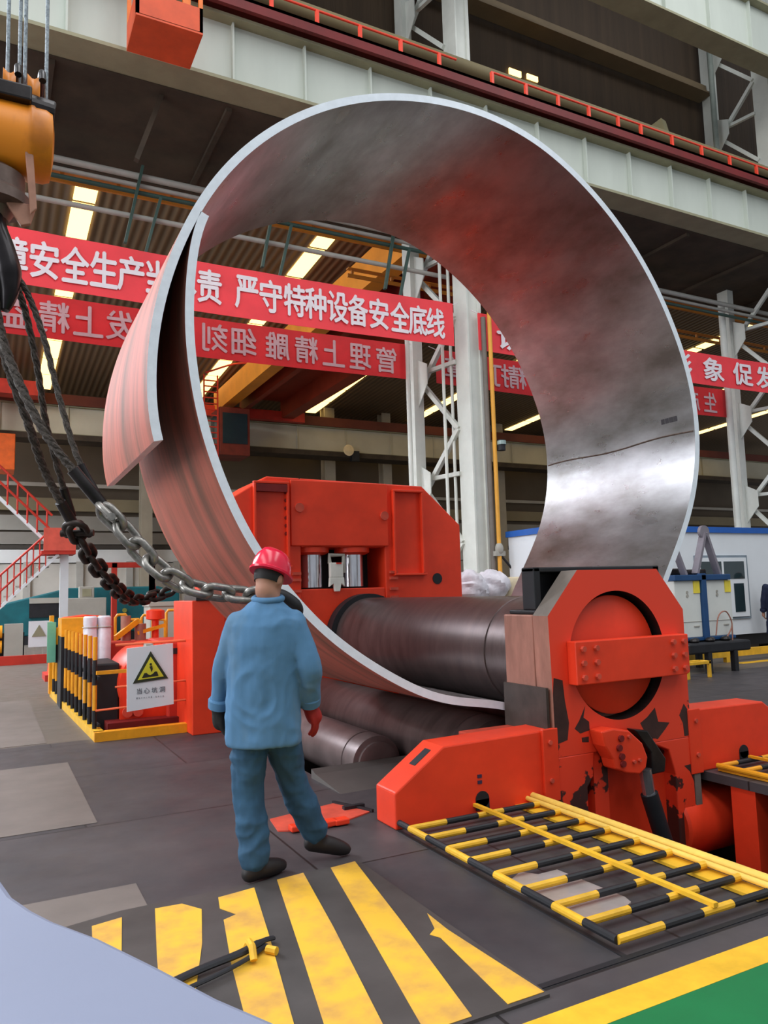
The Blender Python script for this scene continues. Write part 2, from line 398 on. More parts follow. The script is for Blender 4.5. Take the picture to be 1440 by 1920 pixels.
def metal_in():
    m = bpy.data.materials.new('mill_scaled_inner_face'); m.use_nodes = True; nt = m.node_tree; N = nt.nodes; L = nt.links
    b = N['Principled BSDF']; b.inputs['Metallic'].default_value = 0.82
    tc = N.new('ShaderNodeTexCoord'); mp = N.new('ShaderNodeMapping'); mp.inputs['Scale'].default_value = (1.3, 0.55, 1.3)
    L.new(tc.outputs['Object'], mp.inputs['Vector'])
    n = N.new('ShaderNodeTexNoise'); n.inputs['Scale'].default_value = 1.5; n.inputs['Detail'].default_value = 8; n.inputs['Roughness'].default_value = 0.62
    L.new(mp.outputs['Vector'], n.inputs['Vector'])
    cr = N.new('ShaderNodeValToRGB'); e = cr.color_ramp.elements
    e[0].position = 0.3; e[0].color = lin((116, 112, 107)); e[1].position = 0.7; e[1].color = lin((180, 179, 180))
    L.new(n.outputs['Fac'], cr.inputs['Fac']); L.new(cr.outputs['Color'], b.inputs['Base Color'])
    n2 = N.new('ShaderNodeTexNoise'); n2.inputs['Scale'].default_value = 4; n2.inputs['Detail'].default_value = 8; L.new(mp.outputs['Vector'], n2.inputs['Vector'])
    mr = N.new('ShaderNodeMapRange'); mr.inputs['To Min'].default_value = 0.18; mr.inputs['To Max'].default_value = 0.44; L.new(n2.outputs['Fac'], mr.inputs['Value'])
    L.new(mr.outputs['Result'], b.inputs['Roughness'])
    bp = N.new('ShaderNodeBump'); bp.inputs['Strength'].default_value = 0.06; bp.inputs['Distance'].default_value = 0.02
    L.new(n2.outputs['Fac'], bp.inputs['Height']); L.new(bp.outputs['Normal'], b.inputs['Normal'])
    return m
INNER = metal_in()
OUTER = mat('rust_pink_outer_face', (186, 102, 84), 0.62, 0.1, 0.12, 1.6, rgb2=(112, 78, 64), thr=(0.42, 0.72), stretch=(0.35, 3.2, 0.35))
b = MB(); NT = 260; NY = 6
vs = []
for i in range(NT + 1):
    t = T0 + (T1 - T0) * i / NT
    for j in range(NY + 1):
        y = RY0 + (RY1 - RY0) * j / NY
        vs.append(ringpt(t, y)); vs.append(ringpt(t, y, PLATE_T))
def vi(i, j, s): return (i * (NY + 1) + j) * 2 + s
fo = []; fi = []; fe = []
for i in range(NT):
    for j in range(NY):
        fo.append((vi(i, j, 0), vi(i + 1, j, 0), vi(i + 1, j + 1, 0), vi(i, j + 1, 0)))
        fi.append((vi(i, j, 1), vi(i, j + 1, 1), vi(i + 1, j + 1, 1), vi(i + 1, j, 1)))
    fe.append((vi(i, 0, 0), vi(i, 0, 1), vi(i + 1, 0, 1), vi(i + 1, 0, 0)))
    fe.append((vi(i, NY, 0), vi(i + 1, NY, 0), vi(i + 1, NY, 1), vi(i, NY, 1)))
for j in range(NY):
    fe.append((vi(0, j, 0), vi(0, j + 1, 0), vi(0, j + 1, 1), vi(0, j, 1)))
    fe.append((vi(NT, j, 0), vi(NT, j, 1), vi(NT, j + 1, 1), vi(NT, j + 1, 0)))
b.v = [tuple(p) for p in vs]
for f, m in ((fo, 0), (fi, 1), (fe, 2)):
    for q in f: b.f.append(list(q)); b.m.append(m)
ring = b.obj('rolled_plate', [OUTER, INNER, STEEL], smooth=True)
tag(ring, 'huge thick steel plate curled into an open ring with overlapping ends, standing on the rolls', 'steel plate')
# weld bead line across the inside and a dark stencil mark
tw = T0
while not (RC[1] + rad(tw) * sin(tw) > 3.02 and cos(tw) > 0.9): tw += 0.005
b = MB(); b.tube([ringpt(tw + 0.006 * sin(9 * u), RY0 + 0.02 + (RY1 - RY0 - 0.04) * u, PLATE_T - 0.001) for u in np.linspace(0, 1, 24)], 0.009, 8)
sub('weld_seam', b, mat('weld_bead', (118, 100, 90), 0.6, 0.4, 0.3, 20), ring, smooth=True)
tk = tw + 0.058
b = MB()
for q in range(4):
    vs = []
    for dt in (0, 0.022):
        for yy in (0, 0.045): vs.append(ringpt(tk + dt, RY0 + 0.20 + q * 0.052 + yy, PLATE_T + 0.002))
    b.add(vs, [(0, 1, 3, 2)])
sub('stencil_mark', b, mat('dark_stencil_ink', (70, 66, 70), 0.7), ring)

# ================================================================== PLATE ROLLING MACHINE
mach = thing('plate_rolling_machine', 'big red-orange plate rolling machine with dark rolls and a round-bored end housing', 'machine', (4.4, 6.8, 0))
MC = (4.385, 1.005)
# --- rolls
b = MB(); b.lathe([(0.30, 4.86), (0.30, 5.04), (0.44, 5.05), (0.488, 5.10), (0.488, 5.62), (0.497, 5.625), (0.497, 8.9), (0.30, 8.91), (0.30, 9.3)], (MC[0], 0, 0.972), 'y', 64)
sub('top_roll', b, ROLLM, mach, smooth=True, label='large dark upper roll')
for cx, nm in ((3.70, 'lower roll on the left'), (5.12, 'lower roll on the right')):
    b = MB(); b.lathe([(0.2, 5.0), (0.2, 5.2), (0.31, 5.22), (0.33, 5.28), (0.33, 5.42), (0.322, 5.425), (0.322, 5.45), (0.33, 5.455), (0.33, 8.9), (0.2, 8.95), (0.2, 9.2)], (cx, 0, 0.17), 'y', 48)
    sub('lower_roll', b, ROLLM, mach, smooth=True, label='dark ' + nm)
b = MB(); b.lathe([(0.15, 6.16), (0.19, 6.17), (0.19, 6.2), (0.235, 6.21), (0.24, 6.24), (0.24, 6.42), (0.232, 6.425), (0.232, 6.45), (0.24, 6.455), (0.24, 8.6)], (3.10, 0, 0.03), 'y', 40)
sub('support_roll', b, mat('worn_roll_steel', (128, 112, 110), 0.4, 0.4, 0.2, 3), mach, smooth=True, label='smaller worn support roll sunk in the floor')
# --- front end housing
X0, X1, Z1 = 3.70, 5.125, 1.668
octo = [(X0 + 0.02, 0.30), (X1 - 0.005, 0.30), (X1, 1.33), (4.85, Z1), (4.005, Z1), (X0, 1.33)]
def ray_poly(c, a, poly):
    d = (cos(a), sin(a)); best = None
    for i in range(len(poly)):
        p = poly[i]; q = poly[(i + 1) % len(poly)]
        e = (q[0] - p[0], q[1] - p[1]); den = d[0] * e[1] - d[1] * e[0]
        if abs(den) < 1e-9: continue
        w_ = (p[0] - c[0], p[1] - c[1])
        t = (w_[0] * e[1] - w_[1] * e[0]) / den; u = (w_[0] * d[1] - w_[1] * d[0]) / den
        if t > 0 and -1e-6 <= u <= 1 + 1e-6 and (best is None or t < best): best = t
    return (c[0] + d[0] * best, c[1] + d[1] * best)
def holed_plate(b, c, r, poly, y0, y1, n=72, m=0, ms=1, mh=2):
    angs = sorted([2 * PI * i / n for i in range(n)] + [math.atan2(p[1] - c[1], p[0] - c[0]) % (2 * PI) for p in poly])
    inn = [(c[0] + r * cos(a), c[1] + r * sin(a)) for a in angs]; out = [ray_poly(c, a, poly) for a in angs]
    k = len(b.v); n = len(angs)
    for ring_, y in ((inn, y0), (out, y0), (inn, y1), (out, y1)): b.v += [(p[0], y, p[1]) for p in ring_]
    for i in range(n):
        j = (i + 1) % n
        for f, mm in (((i, j, n + j, n + i), m), ((2 * n + i, 3 * n + i, 3 * n + j, 2 * n + j), m), ((n + i, n + j, 3 * n + j, 3 * n + i), 3 if abs(out[i][0] - out[j][0]) < 0.03 and out[i][0] < 4 else ms), ((i, 2 * n + i, 2 * n + j, j), mh)):
            b.f.append([k + q for q in f]); b.m.append(mm)
def chip_mat():
    m = bpy.data.materials.new('chipped_red_orange_paint'); m.use_nodes = True; nt = m.node_tree; N = nt.nodes; L = nt.links
    b = N['Principled BSDF']; b.inputs['Roughness'].default_value = 0.45
    tc = N.new('ShaderNodeTexCoord'); n = N.new('ShaderNodeTexNoise'); n.inputs['Scale'].default_value = 3.6; n.inputs['Detail'].default_value = 5; n.inputs['Roughness'].default_value = 0.55
    L.new(tc.outputs['Object'], n.inputs['Vector'])
    sx = N.new('ShaderNodeSeparateXYZ'); L.new(tc.outputs['Object'], sx.inputs[0])
    mr = N.new('ShaderNodeMapRange'); mr.inputs['From Min'].default_value = 0.15; mr.inputs['From Max'].default_value = 0.95; mr.inputs['To Min'].default_value = 0.055; mr.inputs['To Max'].default_value = -0.22
    L.new(sx.outputs['Z'], mr.inputs['Value'])
    ad = N.new('ShaderNodeMath'); ad.operation = 'ADD'; L.new(n.outputs['Fac'], ad.inputs[0]); L.new(mr.outputs['Result'], ad.inputs[1])
    cr = N.new('ShaderNodeValToRGB'); e = cr.color_ramp.elements; e[0].position = 0.565; e[1].position = 0.585
    e[0].color = lin((232, 62, 34)); e[1].color = lin((66, 36, 32))
    L.new(ad.outputs[0], cr.inputs['Fac']); L.new(cr.outputs['Color'], b.inputs['Base Color'])
    return m
CHIP = chip_mat()
b = MB(); holed_plate(b, MC, 0.497, octo, 4.5, 4.68)
hous = sub('end_housing', b, [CHIP, GBROWN, DSTEEL, BLOCKM], mach, label='octagonal red end housing with chipped paint')
b = MB(); b.lathe([(0.455, 4.57), (0.462, 4.575), (0.462, 4.75)], (MC[0], 0, MC[1]), 'y', 64)
sub('bearing_disc', b, RED, hous, smooth=True)
b = MB(); b.prism([(3.865, 0.815), (5.02, 0.815), (5.05, 0.83), (5.05, 1.135), (3.865, 1.135)], 'y', 4.40, 4.50)
bar = sub('retaining_bar', b, RED, hous, bevel=0.008)
for bx in (3.93, 4.06, 4.87, 4.99):
    for bz in (0.87, 0.975, 1.08):
        b = MB(); b.cyl((bx, 4.375, bz), (bx, 4.40, bz), 0.022, 6); sub('bolt', b, RED2, hous)
b = MB(); b.box(3.70, 5.10, 4.685, 5.05, -0.6, 1.335); sub('bearing_block', b, BLOCKM, mach, bevel=0.01, label='bare brown steel bearing block')
b = MB(); b.prism([(3.74, 0.82), (3.74, 0.2), (5.08, 0.2), (5.08, 0.82)], 'y', 4.681, 5.045)
b = MB(); b.box(3.672, 3.695, 4.53, 5.05, 0.36, 0.80); sub('lower_strip', b, mat('dark_strip_steel', (70, 60, 55), 0.55, 0.1, 0.25, 5), mach, label='dark lower strip of the block')  # darker strip along the lower half of the block
b = MB(); b.box(3.735, 3.80, 4.685, 4.84, 1.37, 1.70); b.box(5.0, 5.08, 4.685, 4.84, 1.37, 1.70); b.box(3.735, 5.08, 4.685, 4.84, 1.66, 1.70); b.box(3.735, 5.08, 4.685, 5.02, 1.337, 1.37); b.box(3.8, 5.0, 4.80, 4.84, 1.37, 1.66)
sub('top_guard', b, BLK, mach, bevel=0.01, label='black steel guard on top of the end housing')
# legs, web, lug and rod under the housing
b = MB(); b.prism([(3.72, 0.30), (4.08, 0.30), (4.06, 0.12), (4.0, 0.05), (3.98, -1.3), (3.75, -1.3)], 'y', 4.5, 4.74); sub('housing_leg', b, CHIP, mach, bevel=0.01)
b = MB(); b.prism([(5.12, 0.30), (4.66, 0.30), (4.86, 0.22), (4.92, 0.02), (4.93, -1.3), (5.14, -1.3)], 'y', 4.5, 4.74); sub('housing_leg', b, CHIP, mach, bevel=0.01)
b = MB(); b.prism([(4.08, 0.30), (4.22, 0.30), (4.22, -0.25), (4.14, -0.3), (4.08, -0.3)], 'y', 4.52, 4.6); sub('rib', b, CHIP, mach)
b = MB(); b.prism([(4.034, 0.474), (4.15, 0.484), (4.309, 0.452), (4.437, 0.347), (4.483, 0.235), (4.46, 0.159), (4.39, 0.121), (4.256, 0.147), (4.153, 0.187), (4.132, 0.259), (4.062, 0.363)], 'y', 4.36, 4.498)
lug = sub('tilt_lug', b, RED, mach, bevel=0.012, label='red pivot lug with bolts')
for bx, bz in ((4.213, 0.407), (4.192, 0.34), (4.212, 0.275), (4.22, 0.221), (4.295, 0.41), (4.333, 0.222), (4.388, 0.227)):
    b = MB(); b.cyl((bx, 4.34, bz), (bx, 4.36, bz), 0.024 if bx < 4.25 else 0.013, 10); sub('bolt', b, DKRED if bx < 4.25 else RED2, lug)
b = MB(); b.prism([(4.399, 0.445), (4.538, 0.422), (4.718, 0.19), (4.697, 0.091), (4.565, 0.088), (4.562, 0.25)], 'y', 4.40, 4.49); sub('link_arm', b, DSTEEL, mach, bevel=0.01)
for i_, p_ in enumerate(([(3.726, 0.874), (3.809, 0.851), (3.821, 0.702), (3.85, 0.536), (3.828, 0.416), (3.734, 0.396), (3.712, 0.432), (3.712, 0.754)],
    [(4.013, 0.643), (3.991, 0.562), (4.044, 0.526), (4.045, 0.464), (3.953, 0.449), (3.901, 0.489), (3.951, 0.546)],
    [(4.734, 0.565), (4.761, 0.453), (4.885, 0.434), (4.836, 0.39), (4.743, 0.319), (4.624, 0.365), (4.566, 0.462), (4.642, 0.498)],
    [(5.06, 0.566), (5.118, 0.49), (5.118, 0.31), (5.044, 0.31), (5.036, 0.414), (5.001, 0.48)],
    [(3.964, 0.417), (4.033, 0.418), (4.03, 0.377), (3.967, 0.384)])):
    b = MB(); b.prism(p_, 'y', 4.4985, 4.5003); sub('paint_scar', b, mat('bare_dark_scar', (62, 36, 32), 0.6, 0, 0.25, 9), hous)
b = MB(); b.prism([(5.02, 0.078), (5.12, 0.085), (5.12, -0.058), (5.08, 0.027)], 'y', 4.4985, 4.5003); sub('paint_scar', b, mat('bare_dark_scar', (62, 36, 32)), mach)
b = MB(); b.cyl((4.515, 4.43, 0.13), (4.535, 4.42, -0.07), 0.048, 24, 0); b.cyl((4.533, 4.42, -0.05), (4.80, 4.36, -1.0), 0.066, 24, 1); sub('tilt_cylinder', b, [CHROME, BLK], mach, smooth=True, label='black hydraulic cylinder with a bright rod')
b = MB(); b.lathe([(0.26, 4.98), (0.28, 5.0), (0.28, 6.2), (0.26, 6.22)], (0, 4.72, -0.42), 'x', 40); sub('tilt_drum', b, RED, mach, smooth=True)
b = MB(); b.box(3.98, 4.93, 4.62, 4.66, -1.4, 0.2); sub('back_web', b, RED, mach)
b = MB(); b.box(3.6, 5.6, 4.55, 5.2, -1.55, -0.95); sub('base_frame', b, RED, mach, bevel=0.01)
# --- outriggers
def outrigger(sg, lab):
    c = 4.4125
    X = lambda d: c + sg * d
    b = MB(); b.prism([(X(0.69), 0.0), (X(0.69), 0.505), (X(1.65), 0.49), (X(2.03), 0.235), (X(2.03), 0.0)], 'y', 4.52, 4.80)
    o = sub('outrigger', b, RED, mach, bevel=0.012, label=lab)
    b = MB(); b.box(min(X(0.68), X(0.82)), max(X(0.68), X(0.82)), 4.49, 4.52, 0.0, 0.515); sub('end_flange', b, RED, o, bevel=0.006)
    for z in (0.15, 0.42):
        b = MB(); b.cyl((X(0.76), 4.475, z), (X(0.76), 4.49, z), 0.017, 8); sub('bolt', b, RED2, o)
    b = MB(); b.cyl((X(1.35), 4.512, 0.10), (X(1.35), 4.53, 0.10), 0.055, 24); b.box(X(1.35) - 0.055, X(1.35) + 0.055, 4.512, 4.53, 0.03, 0.10); sub('lifting_hole', b, BLK, o)
    b = MB(); b.prism([(X(1.70), 0.457), (X(1.83), 0.37), (X(1.83), 0.372), (X(1.70), 0.459)], 'y', 4.60, 4.68); sub('slot', b, BLK, o)
    b = MB(); b.box(min(X(0.70), X(1.2)), max(X(0.70), X(1.2)), 4.80, 5.03, 0.0, 0.47); sub('rear_box', b, RED2, o, bevel=0.01)
    return o
outrigger(-1, 'red outrigger arm on the left of the end housing'); o = outrigger(1, 'red outrigger arm on the right of the end housing')
b = MB(); b.box(5.13, 5.20, 4.5, 4.54, -0.5, 0.26); sub('shim_plate', b, GBROWN, mach)
b = MB()
for i, z in enumerate((0.245, 0.205)): b.box(3.03, 3.065, 4.515, 4.522, z, z + 0.022)
sub('stencil', b, mat('blue_black_stencil', (60, 40, 70), 0.7), mach)
# --- rear frame
FY = 9.0
b = MB()
prof = [(2.44, 0), (2.44, 2.63), (3.06, 3.02), (5.30, 2.98), (5.905, 2.45), (5.905, 0)]
# frame face built round the window opening so the recess is real
b.prism([(2.44, 0), (2.44, 2.63), (3.06, 3.02), (3.50, 3.012), (3.50, 0)], 'y', FY, FY + 1.2)
b.prism([(4.70, 0), (4.70, 2.99), (5.30, 2.98), (5.905, 2.45), (5.905, 0)], 'y', FY, FY + 1.2)
b.prism([(3.50, 2.13), (3.50, 3.012), (4.70, 2.99), (4.70, 2.13)], 'y', FY, FY + 1.2)
b.prism([(3.50, 0), (3.50, 1.60), (4.70, 1.60), (4.70, 0)], 'y', FY + 0.02, FY + 1.2)
frame = sub('rear_frame', b, RED, mach, bevel=0.015, label='tall red rear frame with chamfered top corners')
b = MB(); b.box(3.5, 4.7, FY + 0.55, FY + 0.6, 1.55, 2.2); sub('window_recess', b, BLK, frame)
b = MB(); b.box(3.36, 4.74, FY - 0.035, FY - 0.001, 2.145, 2.985); sub('front_plate', b, RED, frame, bevel=0.01)
for x0, x1, z0, z1 in ((2.90, 3.30, 1.9, 2.92), (4.84, 5.25, 1.78, 2.88)):
    b = MB(); t = 0.03
    b.box(x0 - t, x1 + t, FY - 0.07, FY - 0.001, z1, z1 + t); b.box(x0 - t, x0, FY - 0.07, FY - 0.001, z0, z1); b.box(x1, x1 + t, FY - 0.07, FY - 0.001, z0, z1)
    b.box(x0 - t, x1 + 2 * t, FY - 0.07, FY - 0.001, z0 - t, z0)
    sub('pocket_frame', b, RED, frame, bevel=0.006)
    b = MB(); b.box(x0, x1, FY - 0.075, FY - 0.01, z1 - 0.1, z1 - 0.005); sub('pocket_slot', b, DKRED, frame) if x0 < 3 else None
b = MB(); b.lathe([(0.075, -0.006), (0.075, 0.004)], (5.50, FY - 0.002, 1.70), 'y', 28); sub('round_hole', b, BLK, frame)
for cx in (3.72, 4.31):
    b = MB(); b.cyl((cx, FY + 0.22, 1.62), (cx, FY + 0.22, 2.06), 0.145, 32); rod = sub('clamp_rod', b, CHROME, frame, smooth=True, label='polished steel rod in the window')
    b = MB(); b.lathe([(0.18, 0), (0.235, 0.03), (0.235, 0.09)], (cx, FY + 0.22, 2.04), 'z', 32); sub('collar', b, RED, rod, smooth=True)
b = MB(); b.box(3.88, 4.06, FY - 0.05, FY + 0.02, 1.74, 1.93); b.prism([(3.87, 1.74), (4.07, 1.74), (4.08, 1.62), (4.03, 1.66), (4.01, 1.56), (3.94, 1.56), (3.92, 1.66), (3.86, 1.62)], 'y', FY - 0.05, FY + 0.0)
g = sub('locking_device', b, mat('white_locking_device', (226, 222, 212), 0.5), frame, bevel=0.008, label='small white locking device hanging in the window')
b = MB(); b.tube([(3.90, FY + 0.02, 1.92), (3.90, FY + 0.03, 2.03), (4.10, FY + 0.03, 2.03), (4.10, FY + 0.03, 1.80)], 0.028, 8); sub('hoop', b, GREY, g)
b = MB(); b.box(3.96, 4.03, FY - 0.06, FY - 0.05, 1.91, 1.93); sub('red_tab', b, CRED, g)
for x in (3.42, 4.80):
    for z in (1.45, 1.56, 1.70, 1.78):
        b = MB(); b.box(x - 0.05, x + 0.06, FY - 0.05, FY, z, z + 0.035); sub('bolt_block', b, RED2, frame)
for z in (2.3, 2.4, 2.5, 2.62, 2.72, 2.82):
    b = MB(); b.cyl((3.31, FY - 0.03, z), (3.31, FY - 0.0, z), 0.028, 8); sub('bolt', b, DKRED, frame)
for x, z in ((3.47, 2.63), (4.68, 2.55)):
    b = MB(); b.cyl((x, FY - 0.06, z), (x, FY - 0.03, z), 0.06, 12); sub('boss', b, RED2, frame)
b = MB(); b.lathe([(0.55, -0.16), (0.55, 0.0)], (MC[0] - 0.02, FY, 0.972), 'y', 48); sub('roll_collar', b, BLK, frame, smooth=True)
b = MB(); b.box(2.06, 2.44, 8.72, 9.7, 0, 1.50); sub('side_post', b, RED, mach, bevel=0.01, label='red post left of the rear frame')
b = MB(); b.box(2.10, 2.40, 8.70, 9.3, 1.50, 1.56); sub('post_cap', b, DSTEEL, mach)
# grey ramp plate covering the pit edge
b = MB(); b.prism([(5.55, 0.0), (6.05, 0.05), (6.15, 0.075), (6.15, 0.0)], 'x', 2.45, 3.40)
o = b.obj('ramp_plate', mat('grey_ramp_steel', (98, 92, 88), 0.5, 0.1, 0.1, 3)); tag(o, 'grey sloping steel cover plate at the pit edge, beside the small worn roll', 'cover plate')

# ================================================================== LIGHTER THINGS ON THE FLOOR
def bar_segs(b, p, q, r, segs):
    # segs: list of (t0, t1, material)
    for t0, t1, m in segs: b.cyl(lerp(p, q, t0), lerp(p, q, t1), r, 10, m)
pan = thing('barrier_panel', 'yellow and black barrier panel lying flat in front of the left outrigger', 'barrier', (2.95, 3.55, 0))
ys = [4.56, 4.38, 4.16, 3.93, 3.70, 3.46, 3.22, 2.99, 2.78, 2.58]
for i, y in enumerate(ys):
    b = MB(); bar_segs(b, (2.41, y, 0.045), (3.44, y, 0.045), 0.019, [(0, .26, 0), (.26, .50, 1), (.50, .70, 0), (.70, .95, 1), (.95, 1, 0)])
    sub('cross_bar', b, [YEL, BLK], pan)
for i in range(9):
    b = MB(); b.cyl((2.41, ys[i], 0.045), (2.41, ys[i + 1], 0.045), 0.02, 10); sub('edge_rail', b, YEL if i % 2 == 1 else BLK, pan)
b = MB(); b.box(2.985, 3.015, 2.56, 4.58, 0.062, 0.082); sub('centre_strip', b, YEL, pan)
b = MB(); b.box(3.34, 3.47, 2.6, 4.6, 0.004, 0.02); sub('toe_board', b, YEL, pan)
b = MB(); b.cyl((3.50, 2.3, 0.06), (3.50, 4.62, 0.06), 0.024, 12); b.cyl((3.45, 2.3, 0.05), (3.45, 4.62, 0.05), 0.016, 10); sub('hand_rail', b, mat('pale_yellow_paint', (236, 196, 92), 0.5, 0, 0.1, 8), pan, smooth=True)
pan2 = thing('barrier_panel', 'yellow and black barrier panel lying on the deck right of the pit', 'barrier', (5.95, 3.6, 0))
for i, y in enumerate((4.44, 4.22, 4.0, 3.78, 3.56, 3.34)):
    b = MB(); bar_segs(b, (5.36, y, 0.045), (6.4, y, 0.045), 0.019, [(0, .2, 0), (.2, .5, 1), (.5, .75, 0), (.75, 1, 1)]); sub('cross_bar', b, [ORY, BLK], pan2)
b = MB(); b.cyl((5.36, 3.3, 0.045), (5.36, 4.46, 0.045), 0.022, 10); sub('edge_rail', b, ORY, pan2)
b = MB(); b.box(5.36, 5.44, 3.3, 4.46, 0.004, 0.02); sub('toe_board', b, ORY, pan2)
b = MB(); b.box(5.74, 5.77, 3.3, 4.46, 0.06, 0.08); sub('centre_strip', b, ORY, pan2)
b = MB(); b.box(5.30, 5.46, 4.08, 4.30, -1.6, -0.07); tag(b.obj('deck_post', RED), 'red square post under the deck edge at the right of the pit', 'post')
pv = thing('pit_valve_unit', 'dark red hydraulic valve block with two round caps, deep in the pit', 'valve', (5.0, 4.35, -1.5))
b = MB(); b.box(4.98, 5.28, 4.30, 4.5, -1.58, -0.72); sub('block', b, DKRED, pv, bevel=0.01)
for x in (5.05, 5.15):
    b = MB(); b.lathe([(0.04, 0), (0.04, 0.08), (0.025, 0.1)], (x, 4.38, -0.72), 'z', 16); sub('cap', b, RED, pv, smooth=True)
# pale sheet under the panel
b = MB(); b.prism([(2.43, 3.40), (2.60, 3.50), (2.66, 3.42), (2.79, 3.42), (2.83, 2.96), (2.81, 2.90), (2.74, 2.87), (2.46, 2.88), (2.45, 3.17)], 'z', 0.0, 0.012)
tag(b.obj('metal_sheet', mat('pale_zinc_sheet', (176, 164, 160), 0.35, 0.3, 0.1, 6)), 'pale grey metal sheet lying under the bars of the left barrier panel', 'sheet')
# hazard plate with stripes
hp = thing('hazard_floor_plate', 'dark steel floor plate painted with diagonal yellow hazard stripes', 'floor plate', (1.2, 3.3, 0))
b = MB(); b.prism([(0.30, 2.44), (1.925, 2.44), (1.925, 4.12), (0.62, 4.12), (0.30, 4.05)], 'z', 0.0, 0.012)
sub('plate', b, mat('dark_hazard_plate', (76, 71, 69), 0.5, 0.1, 0.2, 2.5), hp)
for poly in ([(0.47, 4.00), (0.61, 4.03), (0.56, 3.70), (0.50, 3.3), (0.40, 3.3)],
             [(0.77, 4.05), (0.90, 4.04), (0.97, 3.92), (0.90, 3.55), (0.78, 3.15), (0.66, 3.15), (0.68, 3.53)],
             [(1.08, 4.02), (1.28, 4.05), (1.17, 3.45), (1.00, 2.6), (0.84, 2.6), (0.98, 3.35), (1.04, 3.70), (1.09, 3.76), (1.03, 3.88)],
             [(1.42, 4.09), (1.58, 4.11), (1.47, 3.4), (1.28, 2.46), (1.06, 2.46), (1.24, 3.3)],
             [(1.74, 4.10), (1.90, 4.12), (1.87, 3.3), (1.83, 2.46), (1.57, 2.46), (1.65, 3.2)],
             [(1.895, 3.30), (1.86, 3.12), (1.82, 3.12), (1.84, 3.06), (1.76, 2.46), (1.92, 2.46)]):
    pass
strp = [[(0.47, 4.00), (0.61, 4.03), (0.56, 3.70), (0.50, 3.3), (0.40, 3.3)],
        [(0.77, 4.05), (0.90, 4.04), (0.97, 3.92), (0.88, 3.55), (0.755, 3.15), (0.62, 3.15), (0.68, 3.53)],
        [(1.08, 4.02), (1.28, 4.05), (1.16, 3.45), (1.00, 2.7), (0.84, 2.7), (0.94, 3.30), (1.03, 3.74), (1.10, 3.77), (1.05, 3.88)],
        [(1.42, 4.09), (1.58, 4.11), (1.45, 3.4), (1.26, 2.46), (1.05, 2.46), (1.22, 3.2)],
        [(1.74, 4.10), (1.90, 4.12), (1.75, 3.3), (1.585, 2.46), (1.39, 2.46), (1.55, 3.2)],
        [(1.895, 3.30), (1.885, 3.10), (1.915, 2.46), (1.745, 2.46), (1.815, 3.05), (1.79, 3.10), (1.84, 3.14)]]
for p in strp:
    b = MB(); b.prism(p, 'z', 0.0125, 0.0145); sub('stripe', b, YEL_W, hp)
# strap bundle on stripes
tb = thing('strap_bundle', 'flattened black strap bundle with a yellow tie, lying on the hazard stripes', 'strap', (0.95, 3.28, 0.015))
b = MB(); b.tube(smooth_path([(0.60, 3.20, 0.03), (0.80, 3.27, 0.035), (0.98, 3.31, 0.04), (1.10, 3.37, 0.04), (1.16, 3.40, 0.03)], 20), [0.022] * 15 + [0.016] * 6, 8, sq=0.6)
b.tube(smooth_path([(0.62, 3.12, 0.03), (0.85, 3.19, 0.035), (1.0, 3.26, 0.035), (1.11, 3.35, 0.03)], 20), 0.013, 8, sq=0.6)
sub('strap', b, BLK, tb, smooth=True)
b = MB(); b.tube([(1.02, 3.24, 0.03), (1.025, 3.28, 0.07), (1.03, 3.34, 0.065), (1.03, 3.38, 0.03)], 0.016, 8); sub('tie', b, YEL, tb, smooth=True)
b = MB(); b.tube([(1.10, 3.31, 0.03), (1.13, 3.27, 0.03)], 0.018, 8); sub('tie_end', b, YEL, tb)
# red anchor in a floor recess behind the man
an = thing('floor_anchor', 'small red anchor casting set in a floor recess between the man and the left outrigger', 'anchor', (2.1, 5.05, 0))
b = MB(); b.prism([(1.76, 5.20), (2.30, 5.32), (2.42, 4.98), (1.95, 4.78), (1.72, 4.92)], 'z', 0.0, 0.008); sub('recess_plate', b, RED2, an)
b = MB(); b.box(2.28, 2.44, 5.10, 5.14, 0, 0.03); b.beam((2.29, 5.33, 0.012), (2.44, 4.97, 0.012), 0.02, 0.02); sub('frame_edge', b, BLK, an)
for x, y in ((1.83, 4.86), (2.05, 4.84), (2.13, 4.83)):
    b = MB(); b.box(x - 0.05, x + 0.05, y - 0.04, y + 0.04, 0.008, 0.045); sub('clamp_block', b, RED, an, bevel=0.008)
# pale board close to the lens at lower left
b = MB(); b.prism([(0.03, 1.80), (0.055, 1.655), (0.085, 1.565), (0.115, 1.495), (0.175, 1.385), (0.24, 1.235), (0.295, 1.10), (0.37, 0.95), (0.42, 0.80), (-0.5, 0.5), (-0.6, 1.9), (0.0, 1.92)], 'z', 0.95, 1.0)
o = b.obj('desk_top', PAPER, bevel=0.012); tag(o, 'blank pale blue-white desk top filling the lower left corner, nearest the camera', 'desk')
b = MB(); b.box(-0.45, -0.35, 1.7, 1.8, 0, 0.95); b2 = sub('leg', b, GREY, o)
b = MB(); b.box(-0.45, -0.35, 0.62, 0.72, 0, 0.95); b2 = sub('leg', b, GREY, o)
b = MB(); b.box(0.2, 0.3, 0.78, 0.88, 0, 0.95); b2 = sub('leg', b, GREY, o)

